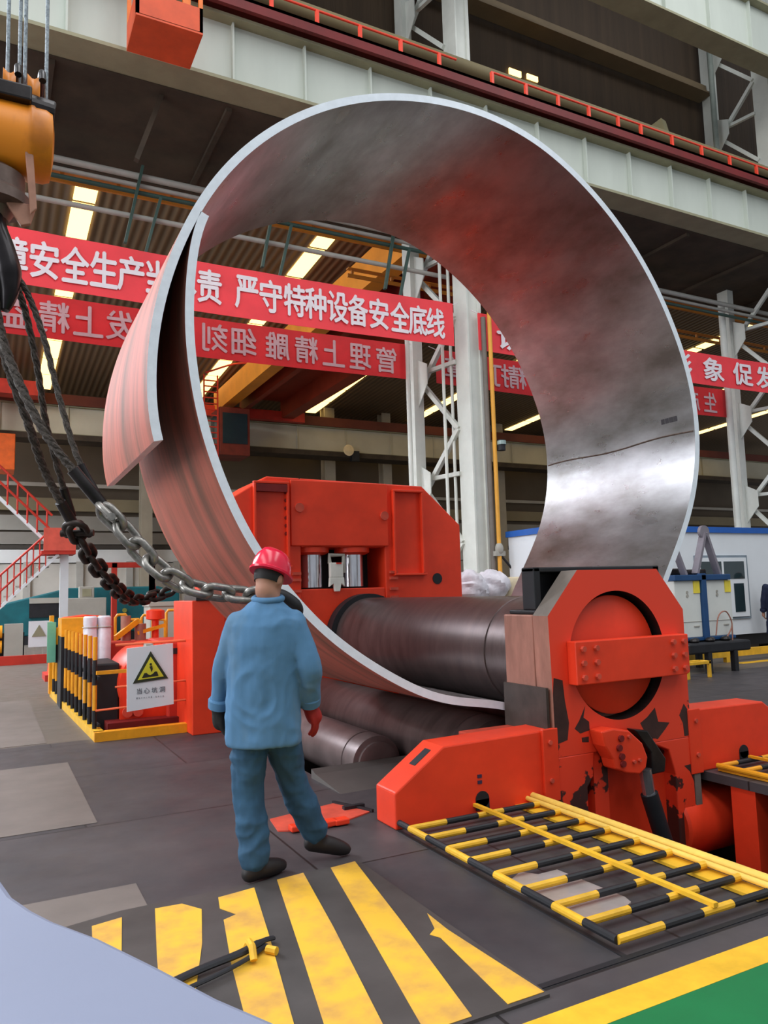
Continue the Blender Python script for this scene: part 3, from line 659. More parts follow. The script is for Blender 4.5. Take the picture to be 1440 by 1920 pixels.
# ================================================================== PEOPLE
from mathutils import noise as mnoise
def remesh(b, name, m, parent, vox=0.014, sm=4, wr=0.0, seed=1, label=None, fold=None):
    me = b.mesh(name + '_raw', m); o = bpy.data.objects.new('tmp', me); COL.objects.link(o)
    r = o.modifiers.new('r', 'REMESH'); r.mode = 'VOXEL'; r.voxel_size = vox; r.use_smooth_shade = True
    s = o.modifiers.new('s', 'SMOOTH'); s.iterations = sm; s.factor = 0.5
    if wr:
        tx = bpy.data.textures.new('wrinkle', 'CLOUDS'); tx.noise_scale = 0.16; tx.noise_depth = 2
        d = o.modifiers.new('d', 'DISPLACE'); d.texture = tx; d.strength = wr; d.mid_level = 0.5; d.texture_coords = 'LOCAL'
    dg = bpy.context.evaluated_depsgraph_get(); dg.update()
    ev = o.evaluated_get(dg); me2 = bpy.data.meshes.new_from_object(ev); me2.name = name
    bpy.data.objects.remove(o)
    if fold:
        amp, f1, f2 = fold
        cs = []
        for v in me2.vertices:
            p = v.co; q = Vector((p.x * f1[0], p.y * f1[1], p.z * f1[2] + 3.1 * mnoise.noise(p * 3)))
            k_ = 1 - abs(mnoise.noise(q)) * 2.2
            q2 = Vector((p.x * f2[0] + 5, p.y * f2[1], p.z * f2[2])); k2 = 1 - abs(mnoise.noise(q2)) * 2.2
            cs.append(v.co + v.normal * amp * (0.65 * k_ + 0.5 * k2 - 0.5))
        for v, c_ in zip(me2.vertices, cs): v.co = c_
        me2.update()
    me2.materials.clear(); me2.materials.append(m)
    me2.polygons.foreach_set('material_index', [0] * len(me2.polygons))
    me2.polygons.foreach_set('use_smooth', [True] * len(me2.polygons))
    o2 = bpy.data.objects.new(name, me2); COL.objects.link(o2); o2.parent = parent
    if label: o2['label'] = label
    return o2
def ell(cx, cy, z, rx, ry, n=20): return [(cx + rx * cos(2 * PI * i / n), cy + ry * sin(2 * PI * i / n), z) for i in range(n)]
def limb(b, pts, n=14, k=4):
    # pts: (x,y,z,r)
    c = smooth_path(pts, (len(pts) - 1) * k)
    b.tube([p[:3] for p in c], [p[3] for p in c], n)
    b.ball(c[0][:3], c[0][3] * 0.98, 12, 8); b.ball(c[-1][:3], c[-1][3] * 0.98, 12, 8)
def hand(b, wrist, d, side, palm_n, s=1.0, grow=0.0):
    d = Vector(d).normalized(); n = Vector(palm_n); n = (n - d * n.dot(d)).normalized(); a = d.cross(n) * side
    W = Vector(wrist)
    limb(b, [tuple(W) + (0.027 * s + grow,), tuple(W + d * 0.035) + (0.032 * s + grow,), tuple(W + d * 0.075) + (0.033 * s + grow,)], 12, 3)
    for i in range(4):
        off = a * (-0.030 + 0.020 * i) * s
        p0 = W + d * 0.075 + off; L = (0.075, 0.085, 0.08, 0.062)[i] * s
        p1 = p0 + d * L * 0.42 + n * 0.008; p2 = p0 + d * L * 0.76 + n * 0.026; p3 = p0 + d * L * 0.98 + n * 0.05
        limb(b, [tuple(W + d * 0.05 + off * 0.9) + (0.010 + grow,), tuple(p0) + (0.0105 + grow,), tuple(p1) + (0.0095 + grow,), tuple(p2) + (0.0085 + grow,), tuple(p3) + (0.0075 + grow,)], 8, 2)
    q0 = W + d * 0.025 - a * 0.025; q1 = W + d * 0.055 - a * 0.052 + n * 0.012; q2 = W + d * 0.09 - a * 0.056 + n * 0.03
    limb(b, [tuple(q0) + (0.014 + grow,), tuple(q1) + (0.012 + grow,), tuple(q2) + (0.009 + grow,)], 8, 3)
SKIN = mat('skin', (178, 128, 106), 0.55, 0, 0.06, 8.0)
HAIR = mat('dark_hair', (30, 26, 26), 0.6, 0, 0.2, 20.0)

def person(loc, az, P, C, label):
    t = thing('person', label, 'person', loc); t.rotation_euler = (0, 0, az)
    H = Vector(P['head']); fx, fy = P['face']
    f = Vector((fx, fy, P.get('nod', -0.2))).normalized(); s_ = f.cross(Vector((0, 0, 1))).normalized(); u_ = s_.cross(f)
    b = MB()
    hd = lambda a, c_, e: tuple(H + s_ * a + f * c_ + u_ * e)
    def hball(c_, r):
        k = MB(); k.ball((0, 0, 0), r, 20, 14)
        b.add([tuple(H + s_ * (x + c_[0]) + f * (y + c_[1]) + u_ * (z + c_[2])) for x, y, z in k.v], k.f)
    hball((0, -0.005, 0.02), (0.076, 0.095, 0.105)); hball((0, 0.025, -0.05), (0.058, 0.066, 0.07))
    hball((0, 0.097, -0.01), (0.014, 0.022, 0.026)); hball((0, 0.085, 0.018), (0.04, 0.018, 0.012)); hball((0, 0.085, -0.055), (0.026, 0.014, 0.008)); hball((0, 0.075, -0.095), (0.026, 0.024, 0.02))
    for q in (-1, 1): hball((q * 0.076, -0.005, 0.0), (0.012, 0.024, 0.034))
    ch = P['chest']; pv_ = P['pelvis']
    limb(b, [hd(0, -0.02, -0.06) + (0.062,), tuple(H + Vector((0, 0, -0.14)) * 0.9) + (0.064,), (ch[0], ch[1], ch[2] + 0.12, 0.062)])
    b.rings([ell(pv_[0], pv_[1], pv_[2] - 0.1, 0.13, 0.10), ell(pv_[0], pv_[1], pv_[2] + 0.05, 0.145, 0.11), ell((pv_[0] + ch[0]) / 2, (pv_[1] + ch[1]) / 2, (pv_[2] + ch[2]) / 2, 0.135, 0.10),
             ell(ch[0], ch[1], ch[2], 0.16, 0.11), ell(ch[0], ch[1], ch[2] + 0.1, 0.15, 0.085), ell(ch[0], ch[1], ch[2] + 0.16, 0.07, 0.06)])
    for A in P['arms']: limb(b, [A[0] + (0.05,), A[1] + (0.042,), A[2] + (0.028,)])
    for A, sd in zip(P['arms'], (1, -1)): hand(b, A[2], A[3], sd, A[4])
    for Lg in P['legs']: limb(b, [Lg[0] + (0.082,), Lg[1] + (0.055,), Lg[2] + (0.04,)])
    for Lg in P['legs']:
        a = Vector(Lg[2]); d = Vector(Lg[3]).normalized()
        limb(b, [tuple(a + Vector((0, 0, -0.03)) - d * 0.03) + (0.038,), tuple(a + Vector((0, 0, -0.055)) + d * 0.08) + (0.036,), tuple(a + Vector((0, 0, -0.065)) + d * 0.17) + (0.028,)])
    remesh(b, 'body', SKIN, t, 0.011, 3)
    # hair fringe below the helmet
    b = MB(); k = MB(); k.ball((0, 0, 0), (0.082, 0.1, 0.1), 24, 14)
    keep = [(x, y, z) for x, y, z in k.v]
    fs = [q for q in k.f if len(q) == 4 and all(keep[i][1] < 0.035 + 0.6 * max(0, keep[i][2]) and keep[i][2] > -0.055 for i in q)]
    b.add([tuple(H + s_ * x + f * (y - 0.008) + u_ * (z + 0.02)) for x, y, z in keep], fs)
    b.obj('hair', HAIR, t, smooth=True).matrix_parent_inverse = Matrix()
    if P.get('helmet'):
        b = MB(); n = 36; rg = []
        for z, r in ((-0.012, 1.13), (0.0, 1.15), (0.006, 1.06), (0.03, 1.05), (0.06, 1.0), (0.09, 0.90), (0.115, 0.74), (0.13, 0.5), (0.138, 0.22), (0.139, 0.03)):
            g = []
            for i in range(n):
                a = 2 * PI * i / n; x, y = 0.098 * r * cos(a), 0.124 * r * sin(a)
                if z < 0.004 and sin(a) > 0.3: y += 0.035 * (sin(a) - 0.3)
                rdg = 0.006 if abs(x) < 0.016 and z > 0.05 else 0
                g.append(tuple(H + s_ * x + f * (y - 0.004) + u_ * (z + 0.045 + rdg)))
            rg.append(g)
        b.rings(rg); b.obj('safety_helmet', C['helmet'], t, smooth=True, label=C.get('helmet_label')).matrix_parent_inverse = Matrix()
    # jacket: trunk and sleeves in one shell
    b = MB(); rg = [ell(*q) for q in P['jacket']]; b.rings(rg)
    for A in P['arms']:
        s0, e0, w0 = A[0], A[1], A[2]
        w1 = lerp(e0, w0, 0.86)
        k_ = 0.86 if A is P['arms'][0] else 1.0
        limb(b, [s0 + (0.078,), lerp(s0, e0, 0.5) + (0.078 * k_,), e0 + (0.072 * k_,), lerp(e0, w0, 0.5) + (0.066 * k_,), w1 + (0.062 * k_,)])
    jk = remesh(b, 'jacket', C['jacket'], t, 0.010, 5, 0.016, label=C.get('jacket_label'), fold=(0.009, (8, 8, 1.6), (6, 6, 3.5)))
    b = MB()
    c_ = P['jacket'][-1]
    b.tube([(c_[0] + c_[3] * 1.05 * cos(a), c_[1] + c_[4] * 1.1 * sin(a), c_[2] - 0.005 + 0.012 * sin(a)) for a in np.linspace(0, 2 * PI, 25)[:-1]], 0.018, 10, closed=True)
    b.obj('collar', C['jacket'], t, smooth=True).matrix_parent_inverse = Matrix()
    for A in P['arms']:
        e0, w0 = Vector(A[1]), Vector(A[2]); d = (w0 - e0).normalized(); c0 = e0.lerp(w0, 0.84)
        b = MB(); b.tube([c0 - d * 0.03, c0 - d * 0.02, c0 + d * 0.025, c0 + d * 0.03], [0.058, 0.066, 0.064, 0.056], 16); b.obj('cuff', C['cuff'], t, smooth=True).matrix_parent_inverse = Matrix()
    # trousers
    b = MB()
    b.rings([ell(pv_[0], pv_[1], pv_[2] - 0.14, 0.15, 0.11), ell(pv_[0], pv_[1], pv_[2], 0.165, 0.125), ell(pv_[0], pv_[1], pv_[2] + 0.12, 0.15, 0.115)])
    for Lg in P['legs']:
        h, k_, a = Lg[0], Lg[1], Lg[2]; lo = lerp(k_, a, 0.93)
        limb(b, [h + (0.107,), lerp(h, k_, 0.5) + (0.098,), k_ + (0.083,), lerp(k_, a, 0.5) + (0.084,), lo + (0.082,)])
    remesh(b, 'trousers', C['trousers'], t, 0.010, 4, 0.02, fold=(0.013, (8, 8, 3.5), (5, 5, 12)))
    for Lg in P['legs']:
        a = Vector(Lg[2]); d = Vector(Lg[3]).normalized(); z = Vector((0, 0, 1))
        tip = Vector((0, 0, Lg[4]))
        b = MB(); limb(b, [tuple(a + z * 0.06) + (0.052,), tuple(a - z * 0.02) + (0.054,), tuple(a - z * 0.048 - d * 0.035) + (0.05,)])
        limb(b, [tuple(a - z * 0.05 - d * 0.04) + (0.047,), tuple(a - z * 0.05 + d * 0.06) + (0.052,), tuple(a - z * 0.062 + d * 0.15 + tip) + (0.045,), tuple(a - z * 0.068 + d * 0.19 + tip) + (0.034,)])
        bo = remesh(b, 'boot', C['boot'], t, 0.012, 3)
    for i, (A, sd) in enumerate(zip(P['arms'], (1, -1))):
        if C['gloves'][i] is None: continue
        d = Vector(A[3]).normalized(); b = MB(); hand(b, A[2], d, sd, A[4], 1.22, 0.007)
        W = Vector(A[2]); limb(b, [tuple(W - d * 0.05) + (0.05,), tuple(W - d * 0.01) + (0.046,), tuple(W + d * 0.03) + (0.042,)])
        remesh(b, 'glove', C['gloves'][i], t, 0.007, 2, label=C['glove_labels'][i])
    return t
JB = mat('blue_work_cloth', (80, 122, 158), 0.85, 0, 0.12, 3.0, rgb2=(104, 128, 144), thr=(0.5, 0.75), bump=0.5, bscale=7.0, stretch=(1, 1, 0.4))
JB2 = mat('blue_trouser_cloth', (46, 82, 110), 0.85, 0, 0.22, 5.0, bump=0.6, bscale=6.0, stretch=(1, 1, 0.7))
manP = dict(head=(0.012, 0.03, 1.628), face=(0.58, 0.81), nod=-0.38, helmet=True, chest=(-0.02, 0.0, 1.32), pelvis=(-0.035, 0.03, 0.86),
    arms=[((-0.165, 0.01, 1.38), (-0.258, 0.085, 1.13), (-0.282, 0.15, 0.905), (0.10, 0.12, -1), (1, 0.2, 0)),
          ((0.140, 0.0, 1.385), (0.228, -0.02, 1.12), (0.228, 0.10, 0.91), (0.42, 0.2, -1), (-1, 0.3, 0))],
    legs=[((-0.115, 0.02, 0.84), (-0.115, 0.05, 0.47), (-0.085, 0.0, 0.105), (0.75, 0.65, 0), 0.0),
          ((0.05, 0.05, 0.84), (0.125, 0.19, 0.47), (0.265, 0.24, 0.15), (0.93, 0.35, -0.25), 0.0)],
    jacket=[(-0.03, 0.03, 0.715, 0.202, 0.15), (-0.032, 0.03, 0.73, 0.212, 0.158), (-0.035, 0.02, 0.9, 0.205, 0.150), (-0.03, 0.01, 1.1, 0.200, 0.145), (-0.02, 0.0, 1.27, 0.202, 0.142), (-0.02, 0.0, 1.38, 0.205, 0.13), (-0.016, 0.003, 1.44, 0.172, 0.112), (-0.008, 0.008, 1.49, 0.118, 0.09), (0.002, 0.015, 1.53, 0.074, 0.072)])
manC = dict(helmet=mat('red_helmet_shell', (226, 26, 62), 0.22, 0, 0.04, 2.0, spec=0.6), helmet_label='glossy red safety helmet', jacket=JB, jacket_label='faded blue work jacket', cuff=JB, trousers=JB2,
    boot=mat('black_boot_leather', (34, 28, 28), 0.55), gloves=[mat('black_glove', (26, 24, 24), 0.7), mat('dark_red_glove', (150, 30, 26), 0.7)], glove_labels=['black work glove', 'dark red work glove'])
person((1.40, 4.13, 0), -math.radians(19.3), manP, manC, 'man in blue workwear and a red helmet seen from behind, stepping beside the rolls')
NAVY = mat('navy_cloth', (26, 34, 62), 0.8, 0, 0.15, 4.0); PINK = mat('pinkish_cloth', (196, 132, 130), 0.8, 0, 0.1, 4.0)
b2P = dict(head=(0.0, 0.02, 1.62), face=(0.3, 0.95), nod=0.0, helmet=False, chest=(0, 0, 1.28), pelvis=(0, 0, 0.86),
    arms=[((-0.18, 0, 1.4), (-0.24, 0.0, 1.13), (-0.26, 0.05, 0.88), (0, 0.1, -1), (1, 0.2, 0)), ((0.18, 0, 1.4), (0.24, 0.0, 1.13), (0.26, 0.05, 0.88), (0, 0.1, -1), (-1, 0.2, 0))],
    legs=[((-0.09, 0, 0.84), (-0.095, 0.02, 0.47), (-0.095, 0, 0.105), (0, 1, 0), 0.0), ((0.09, 0, 0.84), (0.095, 0.02, 0.47), (0.095, 0, 0.105), (0, 1, 0), 0.0)],
    jacket=[(0, 0.0, 0.42, 0.235, 0.16), (0, 0.0, 0.43, 0.24, 0.165), (0, 0, 0.9, 0.2, 0.14), (0, 0, 1.2, 0.19, 0.135), (0, 0, 1.38, 0.2, 0.12), (0, 0, 1.46, 0.14, 0.09), (0, 0.01, 1.5, 0.075, 0.07)])
b2C = dict(jacket=NAVY, jacket_label='long navy coat', cuff=NAVY, trousers=PINK, boot=mat('black_boot_leather', (34, 28, 28), 0.55), gloves=[None, None])
person((14.76, 10.50, 0), -math.radians(50), b2P, b2C, 'person in a long navy coat at the right edge before the white cabin')
#PART2
# ================================================================== CRANE HOOK, SLINGS, CHAINS
HY = 4.8
hk = thing('crane_hook_block', 'greasy orange crane hook block with twin sheaves and a dark hook, hanging at upper left', 'crane hook', (-0.08, HY, 3.25))
ORG = mat('orange_block_paint', (232, 138, 30), 0.42, 0, 0.12, 3.0, rgb2=(150, 78, 26), thr=(0.52, 0.85), stretch=(1, 1, 0.6))
b = MB(); b.lathe([(0.08, -0.47), (0.19, -0.45), (0.215, -0.40), (0.215, 0.14), (0.222, 0.15), (0.222, 0.175), (0.215, 0.185), (0.215, 0.24), (0.20, 0.275), (0.1, 0.29)], (0, HY, 4.30), 'x', 48)
hb = sub('block_shell', b, ORG, hk, smooth=True)
b = MB(); b.box(-0.45, 0.16, HY - 0.215, HY + 0.2, 4.445, 4.54); b.cyl((0.14, HY - 0.08, 4.475), (0.29, HY - 0.08, 4.46), 0.085, 20); sub('top_cap', b, DSTEEL, hk, bevel=0.012)
for x in (0.055, 0.185):
    b = MB(); b.lathe([(0.05, -0.03), (0.15, -0.034), (0.13, -0.008), (0.13, 0.008), (0.15, 0.034), (0.05, 0.03)], (x - 0.015, HY + 0.0, 4.57), 'x', 40); sh = sub('sheave', b, ORG, hk, smooth=True)
    b = MB(); b.tube([(x + 0.03, HY + 0.19 * cos(a), 4.55 + 0.19 * sin(a)) for a in np.linspace(0.3, PI - 0.3, 14)], 0.02, 10); sub('sheave_guard', b, DSTEEL, sh, smooth=True)
for x, z in ((0.03, 4.62), (0.095, 4.66), (0.125, 4.5), (0.245, 4.5), (-0.12, 4.6), (-0.2, 4.6)):
    b = MB(); b.cyl((x, HY, z), (x - 0.01, HY, 11.5), 0.011, 8); sub('hoist_rope', b, ROPEG, hk, smooth=True)
b = MB(); b.lathe([(0.10, 4.10), (0.17, 4.05), (0.17, 3.95), (0.20, 3.92), (0.20, 3.86), (0.12, 3.84), (0.085, 3.78)], (-0.03, HY, 0), 'z', 32); sub('swivel_neck', b, mat('greasy_brown_steel', (110, 92, 84), 0.45, 0.4, 0.3, 6), hk, smooth=True)
b = MB(); b.prism([(0.13, 4.16), (0.175, 4.16), (0.20, 3.82), (0.165, 3.78), (0.15, 3.95)], 'y', HY - 0.16, HY - 0.14); b.prism([(0.03, 3.86), (0.20, 3.86), (0.17, 3.74), (0.12, 3.72)], 'y', HY - 0.12, HY - 0.09); sub('side_plate', b, mat('pinkish_worn_paint', (176, 126, 104), 0.5, 0, 0.15, 6), hk, bevel=0.006)
hp_ = smooth_path([(-0.03, HY, 3.85), (-0.02, HY, 3.72), (0.02, HY, 3.60), (0.055, HY, 3.48), (0.065, HY, 3.38), (0.06, HY, 3.30), (0.05, HY, 3.24)], 30)
b = MB(); b.tube(hp_, [0.095 + 0.002 * i for i in range(8)] + [0.11] * 8 + [0.108 - 0.0055 * i for i in range(15)], 18, sq=0.7)
b.tube([(-0.06 - p[0], p[1], p[2]) for p in hp_], [0.085] * 6 + [0.08] * 10 + [0.08 - 0.0042 * i for i in range(15)], 18, sq=0.8)
sub('hook', b, mat('black_forged_steel', (44, 40, 42), 0.3, 0.5, 0.3, 5), hk, smooth=True)

ropes = [([(0.10, 4.80, 3.47), (0.17, 4.82, 3.36), (0.26, 4.85, 3.12), (0.35, 4.88, 2.78), (0.46, 4.9, 2.42), (0.60, 4.9, 2.14)], 0.018, 'thin wire sling from the hook tip to the bright chain, rightmost of the slings'),
         ([(0.09, 4.85, 3.46), (0.16, 4.95, 3.30), (0.24, 5.1, 3.00), (0.31, 5.3, 2.68), (0.42, 5.5, 2.35), (0.50, 5.6, 2.12)], 0.020, 'wire sling from the hook tip to the dark chain'),
         ([(-0.02, 4.80, 3.42), (0.03, 4.80, 3.10), (0.13, 4.80, 2.82), (0.26, 4.80, 2.55), (0.40, 4.82, 2.36), (0.60, 4.85, 2.12)], 0.026, 'thick greasy wire sling at far left running down to the bright chain'),
         ([(-0.04, 4.9, 3.40), (0.06, 5.0, 3.0), (0.20, 5.2, 2.66), (0.30, 5.4, 2.42), (0.40, 5.5, 2.24), (0.51, 5.6, 2.06)], 0.026, 'thick greasy wire sling at far left running down to the dark chain')]
for p, r, lb in ropes:
    t = thing('wire_rope_sling', lb, 'sling', p[-1], 'wire slings on the hook')
    b = MB(); c = smooth_path(p, 48)
    for ph in (0, 2.1, 4.2):
        b.tube([(q[0] + 0.55 * r * cos(ph + i * 0.9), q[1] + 0.55 * r * sin(ph + i * 0.9), q[2]) for i, q in enumerate(c)], r * 0.62, 7)
    sub('rope', b, ROPEM, t, smooth=True)
    b = MB(); c2 = c[-9:]; b.tube(c2, r * 1.45, 10); sub('splice_sleeve', b, DSTEEL, t, smooth=True)

def grab(t):
    b = MB(); b.tube(smooth_path([(1.66, 4.80, 1.54), (1.72, 4.80, 1.54), (1.79, 4.80, 1.50), (1.84, 4.80, 1.45), (1.86, 4.82, 1.40)], 16), [0.042] * 11 + [0.038, 0.034, 0.03, 0.026, 0.022, 0.018], 12); sub('grab_hook', b, BLK, t, smooth=True)
def chain(name, lab, pts, m, L=0.15, W=0.10, wire=0.019, shackle=True):
    pts = [Vector(p) for p in smooth_path(pts, 200)]
    t = thing(name, lab, 'chain', pts[-1])
    b = MB(); n = 28; path = []
    st = L / 2 - W / 2
    for i in range(n):
        a = 2 * PI * i / n
        path.append((W / 2 * sin(a) * 0.8, 0, (st if cos(a) > 0 else -st) + W / 2 * cos(a) * 0.8))
    b.tube(path, wire, 10, closed=True)
    me = b.mesh('link', m); me.polygons.foreach_set('use_smooth', [True] * len(me.polygons))
    d = 0; acc = [0]
    for i in range(1, len(pts)): acc.append(acc[-1] + (pts[i] - pts[i - 1]).length)
    pitch = L - 2 * wire * 1.4; k = 0; s = 0.05
    while s < acc[-1]:
        i = next(j for j in range(len(acc)) if acc[j] >= s)
        i = max(i, 1); d = (pts[i] - pts[i - 1]).normalized()
        c = pts[i]
        q = d.to_track_quat('Z', 'Y')
        rot = q.to_matrix().to_4x4() @ Matrix.Rotation((PI / 4 if k % 2 else -PI / 4) + 0.12 * sin(k * 2.3), 4, 'Z')
        o = bpy.data.objects.new('link', me); COL.objects.link(o); o.parent = t
        o.matrix_parent_inverse = Matrix(); o.matrix_basis = inv(t) @ (Matrix.Translation(c) @ rot)
        s += pitch; k += 1
    if shackle:
        p0 = pts[0]; d = (pts[12] - p0).normalized()
        b = MB(); q = d.to_track_quat('Z', 'Y').to_matrix()
        b.tube([p0 + q @ Vector((0.075 * cos(a), 0, 0.03 - 0.09 * sin(a) + (0.06 if abs(cos(a)) > .95 else 0))) for a in np.linspace(0, PI, 15)], 0.022, 10)
        b.cyl(p0 + q @ Vector((-0.11, 0, 0.06)), p0 + q @ Vector((0.11, 0, 0.06)), 0.024, 12)
        sub('shackle', b, m, t, smooth=True)
    return t
ch1 = chain('lifting_chain', 'bright worn lifting chain running from the slings down behind the man', [(0.62, 4.85, 2.08), (0.73, 4.83, 1.96), (0.83, 4.82, 1.83), (0.95, 4.8, 1.71), (1.10, 4.8, 1.62), (1.27, 4.8, 1.575), (1.42, 4.8, 1.555), (1.52, 4.8, 1.545), (1.60, 4.8, 1.535), (1.66, 4.8, 1.53)], CHAINM, 0.205, 0.135, 0.024)
grab(ch1)
chain('lifting_chain', 'shade-darkened lifting chain passing behind the lower left of the plate', [(0.52, 5.6, 2.04), (0.60, 5.8, 1.92), (0.72, 6.1, 1.80), (0.86, 6.4, 1.68), (1.02, 6.8, 1.58), (1.20, 7.2, 1.53), (1.40, 7.5, 1.56), (1.56, 7.6, 1.60)], CHAIN_SHADE, 0.21, 0.12, 0.023, True)

# ================================================================== COLUMNS AND RUNWAY GIRDERS
def column(x, lab, full=True):
    t = thing('lattice_column', lab, 'column', (x, 13.8, 0), 'lattice columns of the near row')
    b = MB()
    for z0, z1 in ((0, 20),):
        b.box(x + 0.36, x + 0.40, 13.0, 13.5, z0, z1); b.box(x + 0.40, x + 0.66, 13.05, 13.12, z0, z1); b.box(x + 0.66, x + 0.73, 13.0, 13.5, z0, z1)
    sub('near_leg', b, COLM, t)
    b = MB(); b.box(x - 0.13, x + 0.0, 14.5, 14.85, 0, 20); b.box(x, x + 0.12, 14.5, 14.54, 0, 20); b.box(x, x + 0.12, 14.80, 14.85, 0, 20); sub('far_leg', b, COLM, t)
    zf = [1.3, 3.75, 6.2, 8.65, 12.4, 15.0, 17.5]
    for i, z in enumerate(zf):
        b = MB(); b.beam((x + 0.12, 14.52, z), (x + 0.34, 13.45, z + 1.22), 0.10, 0.10); sub('diagonal_brace', b, COLM, t)
        b = MB(); b.beam((x + 0.12, 14.52, z), (x + 0.34, 13.45, z - 1.22), 0.10, 0.10); sub('diagonal_brace', b, COLM, t)
        b = MB(); b.beam((x + 0.12, 14.52, z + 0.25), (x + 0.34, 13.45, z + 0.25 ), 0.09, 0.09); sub('strut', b, COLM, t)
        b = MB(); b.prism([(14.1, z - 0.1), (14.5, z - 0.55), (14.5, z + 0.55), (14.1, z + 0.35)], 'x', x - 0.02, x + 0.0); sub('gusset', b, COLM, t)
    b = MB(); b.box(x - 0.1, x + 0.8, 12.9, 14.95, 0, 0.35); sub('base', b, COLM, t)
    return t
column(8.55, 'white lattice column behind the red rear frame, seen through the plate ring')
column(19.4, 'white lattice column at the right edge behind the cabin')
column(-2.35, 'white lattice column beyond the left edge')

def girder(lab, y0, z0, z1, stiff, flo, x0=-2.6, x1=40, m=GIRD, wall=False):
    t = thing('runway_girder', lab, 'girder', (x0, y0, z0))
    b = MB(); b.box(x0, x1, y0, y0 + 0.06, z0, z1); sub('web', b, m, t)
    b = MB(); b.box(x0, x1, y0 - 0.26, y0 + 0.32, z0 - 0.06, z0); sub('bottom_flange', b, OLIVE, t)
    b = MB(); b.box(x0, x1, y0 - flo, y0 + 0.32, z1, z1 + 0.06); sub('top_flange', b, OLIVE, t)
    xs = x0 + 0.4
    for xs in stiff:
        b = MB(); b.box(xs - 0.015, xs + 0.015, y0 - 0.10, y0, z0, z1); sub('stiffener', b, m, t)
    return t
girder('long pale grey crane runway girder carrying the red walkway above the plate ring', 12.0, 10.25, 11.42, [0.88 + 1.33 * k - 1.33 * 2 for k in range(22)], 0.2)
girder('upper pale grey runway girder high in the upper right corner', 12.0, 15.36, 16.9, [8 + 1.6 * k for k in range(14)], 0.2, 2, 24)
t = thing('service_platform', 'dark underside of the platform between the runway girder and the columns', 'platform', (8, 13.8, 10.2))
b = MB(); b.box(-2.6, 40, 12.32, 15.4, 10.17, 10.22); sub('plating', b, DARKBR, t)
for x in np.arange(-2.25, 40, 2.9):
    b = MB(); b.box(x, x + 0.1, 12.4, 15.35, 10.09, 10.17); sub('floor_beam', b, DARKBR, t)
b = MB(); b.box(-2.6, 40, 15.4, 15.5, 10.1, 10.9); sub('far_girder_web', b, DARKBR, t)
# red walkway on the girder
t = thing('crane_walkway', 'dark red walkway with an orange-red handrail along the top of the near runway girder', 'walkway', (8, 11.7, 11.5))
b = MB(); b.box(-2.6, 40, 11.62, 11.7, 11.50, 11.72); b.box(-2.6, 40, 11.62, 12.3, 11.66, 11.72); sub('deck', b, mat('walkway_red_paint', (112, 22, 22), 0.6, 0, 0.15, 2), t)
RAILR = mat('bright_rail_paint', (238, 70, 44), 0.5, 0, 0.1, 3)
for z in (12.0,):
    b = MB(); b.cyl((-2.6, 11.68, z), (8.0, 11.68, z), 0.022, 8); b.cyl((8.9, 11.68, z), (19.2, 11.68, z), 0.022, 8); sub('hand_rail', b, RAILR, t)
for i in range(17):
    x = -1.86 + 0.86 * i + (0.0 if i < 12 else 0.4)
    b = MB(); b.box(x - 0.03, x + 0.03, 11.65, 11.71, 11.72, 12.0); sub('rail_post', b, RAILR, t)
for i in range(6):
    x = 13.0 + 1.0 * i
    b = MB(); b.box(x - 0.03, x + 0.03, 11.65, 11.71, 11.72, 12.0); sub('rail_post', b, RAILR, t)
# maintenance cage hanging in front of the girder
t = thing('maintenance_cage', 'orange-red maintenance cage hanging in front of the girder at the top edge', 'cage', (2.25, 11.0, 10.1))
CAGE = mat('cage_orange_paint', (222, 84, 40), 0.55, 0, 0.1, 3)
b = MB(); b.box(1.73, 2.72, 10.75, 10.80, 10.12, 10.52); b.box(1.73, 1.78, 10.75, 11.6, 10.12, 10.52); b.box(2.67, 2.72, 10.75, 11.6, 10.12, 10.52); b.box(1.73, 2.72, 10.75, 11.6, 10.09, 10.13); sub('basket', b, CAGE, t)
for x in (1.76, 2.45, 2.69):
    for y in (10.78, 11.57):
        b = MB(); b.box(x - 0.03, x + 0.03, y - 0.03, y + 0.03, 10.52, 12.6); sub('hanger', b, mat('cage_amber_paint', (238, 120, 40), 0.5), t)
# hanging strut and chain under the platform
b = MB(); b.beam((2.46, 12.6, 10.18), (2.05, 12.6, 8.9), 0.12, 0.08); tag(b.obj('hanging_strut', DARKBR), 'dark slanting strut hanging from the platform underside at left', 'strut')
# roof beams seen above the girder
t = thing('roof_beam', 'long brown roof beam under the dark sheeting at upper right', 'beam', (12, 14.7, 15.0))
b = MB(); b.box(-2.3, 19.2, 14.62, 14.72, 16.35, 16.7); b.box(-2.3, 19.2, 14.42, 14.9, 16.3, 16.35); sub('section', b, mat('roof_beam_paint', (122, 104, 78), 0.7, 0, 0.1, 1), t)
t = thing('roof_beam', 'olive brown pipe-like beam just above the red walkway', 'beam', (12, 13.6, 12.6))
b = MB(); b.cyl((-2.3, 12.75, 12.82), (40, 12.75, 12.82), 0.17, 16); sub('section', b, mat('olive_tube_paint', (120, 108, 76), 0.7, 0, 0.1, 1), t, smooth=True)
for i, (x, lb) in enumerate(((3.4, 'cream diagonal tie plate at the top edge above the walkway, left of the column'), (15.2, 'cream tie beam joining the roof beam to the right-hand column'))):
    b = MB(); b.beam((x - 0.0, 20, 12.9), (x + 1.4, 14.0, 14.2), 0.25, 0.7); tag(b.obj('tie_beam', mat('cream_tie_paint', (166, 156, 118), 0.65, 0, 0.08, 1)), lb, 'beam')

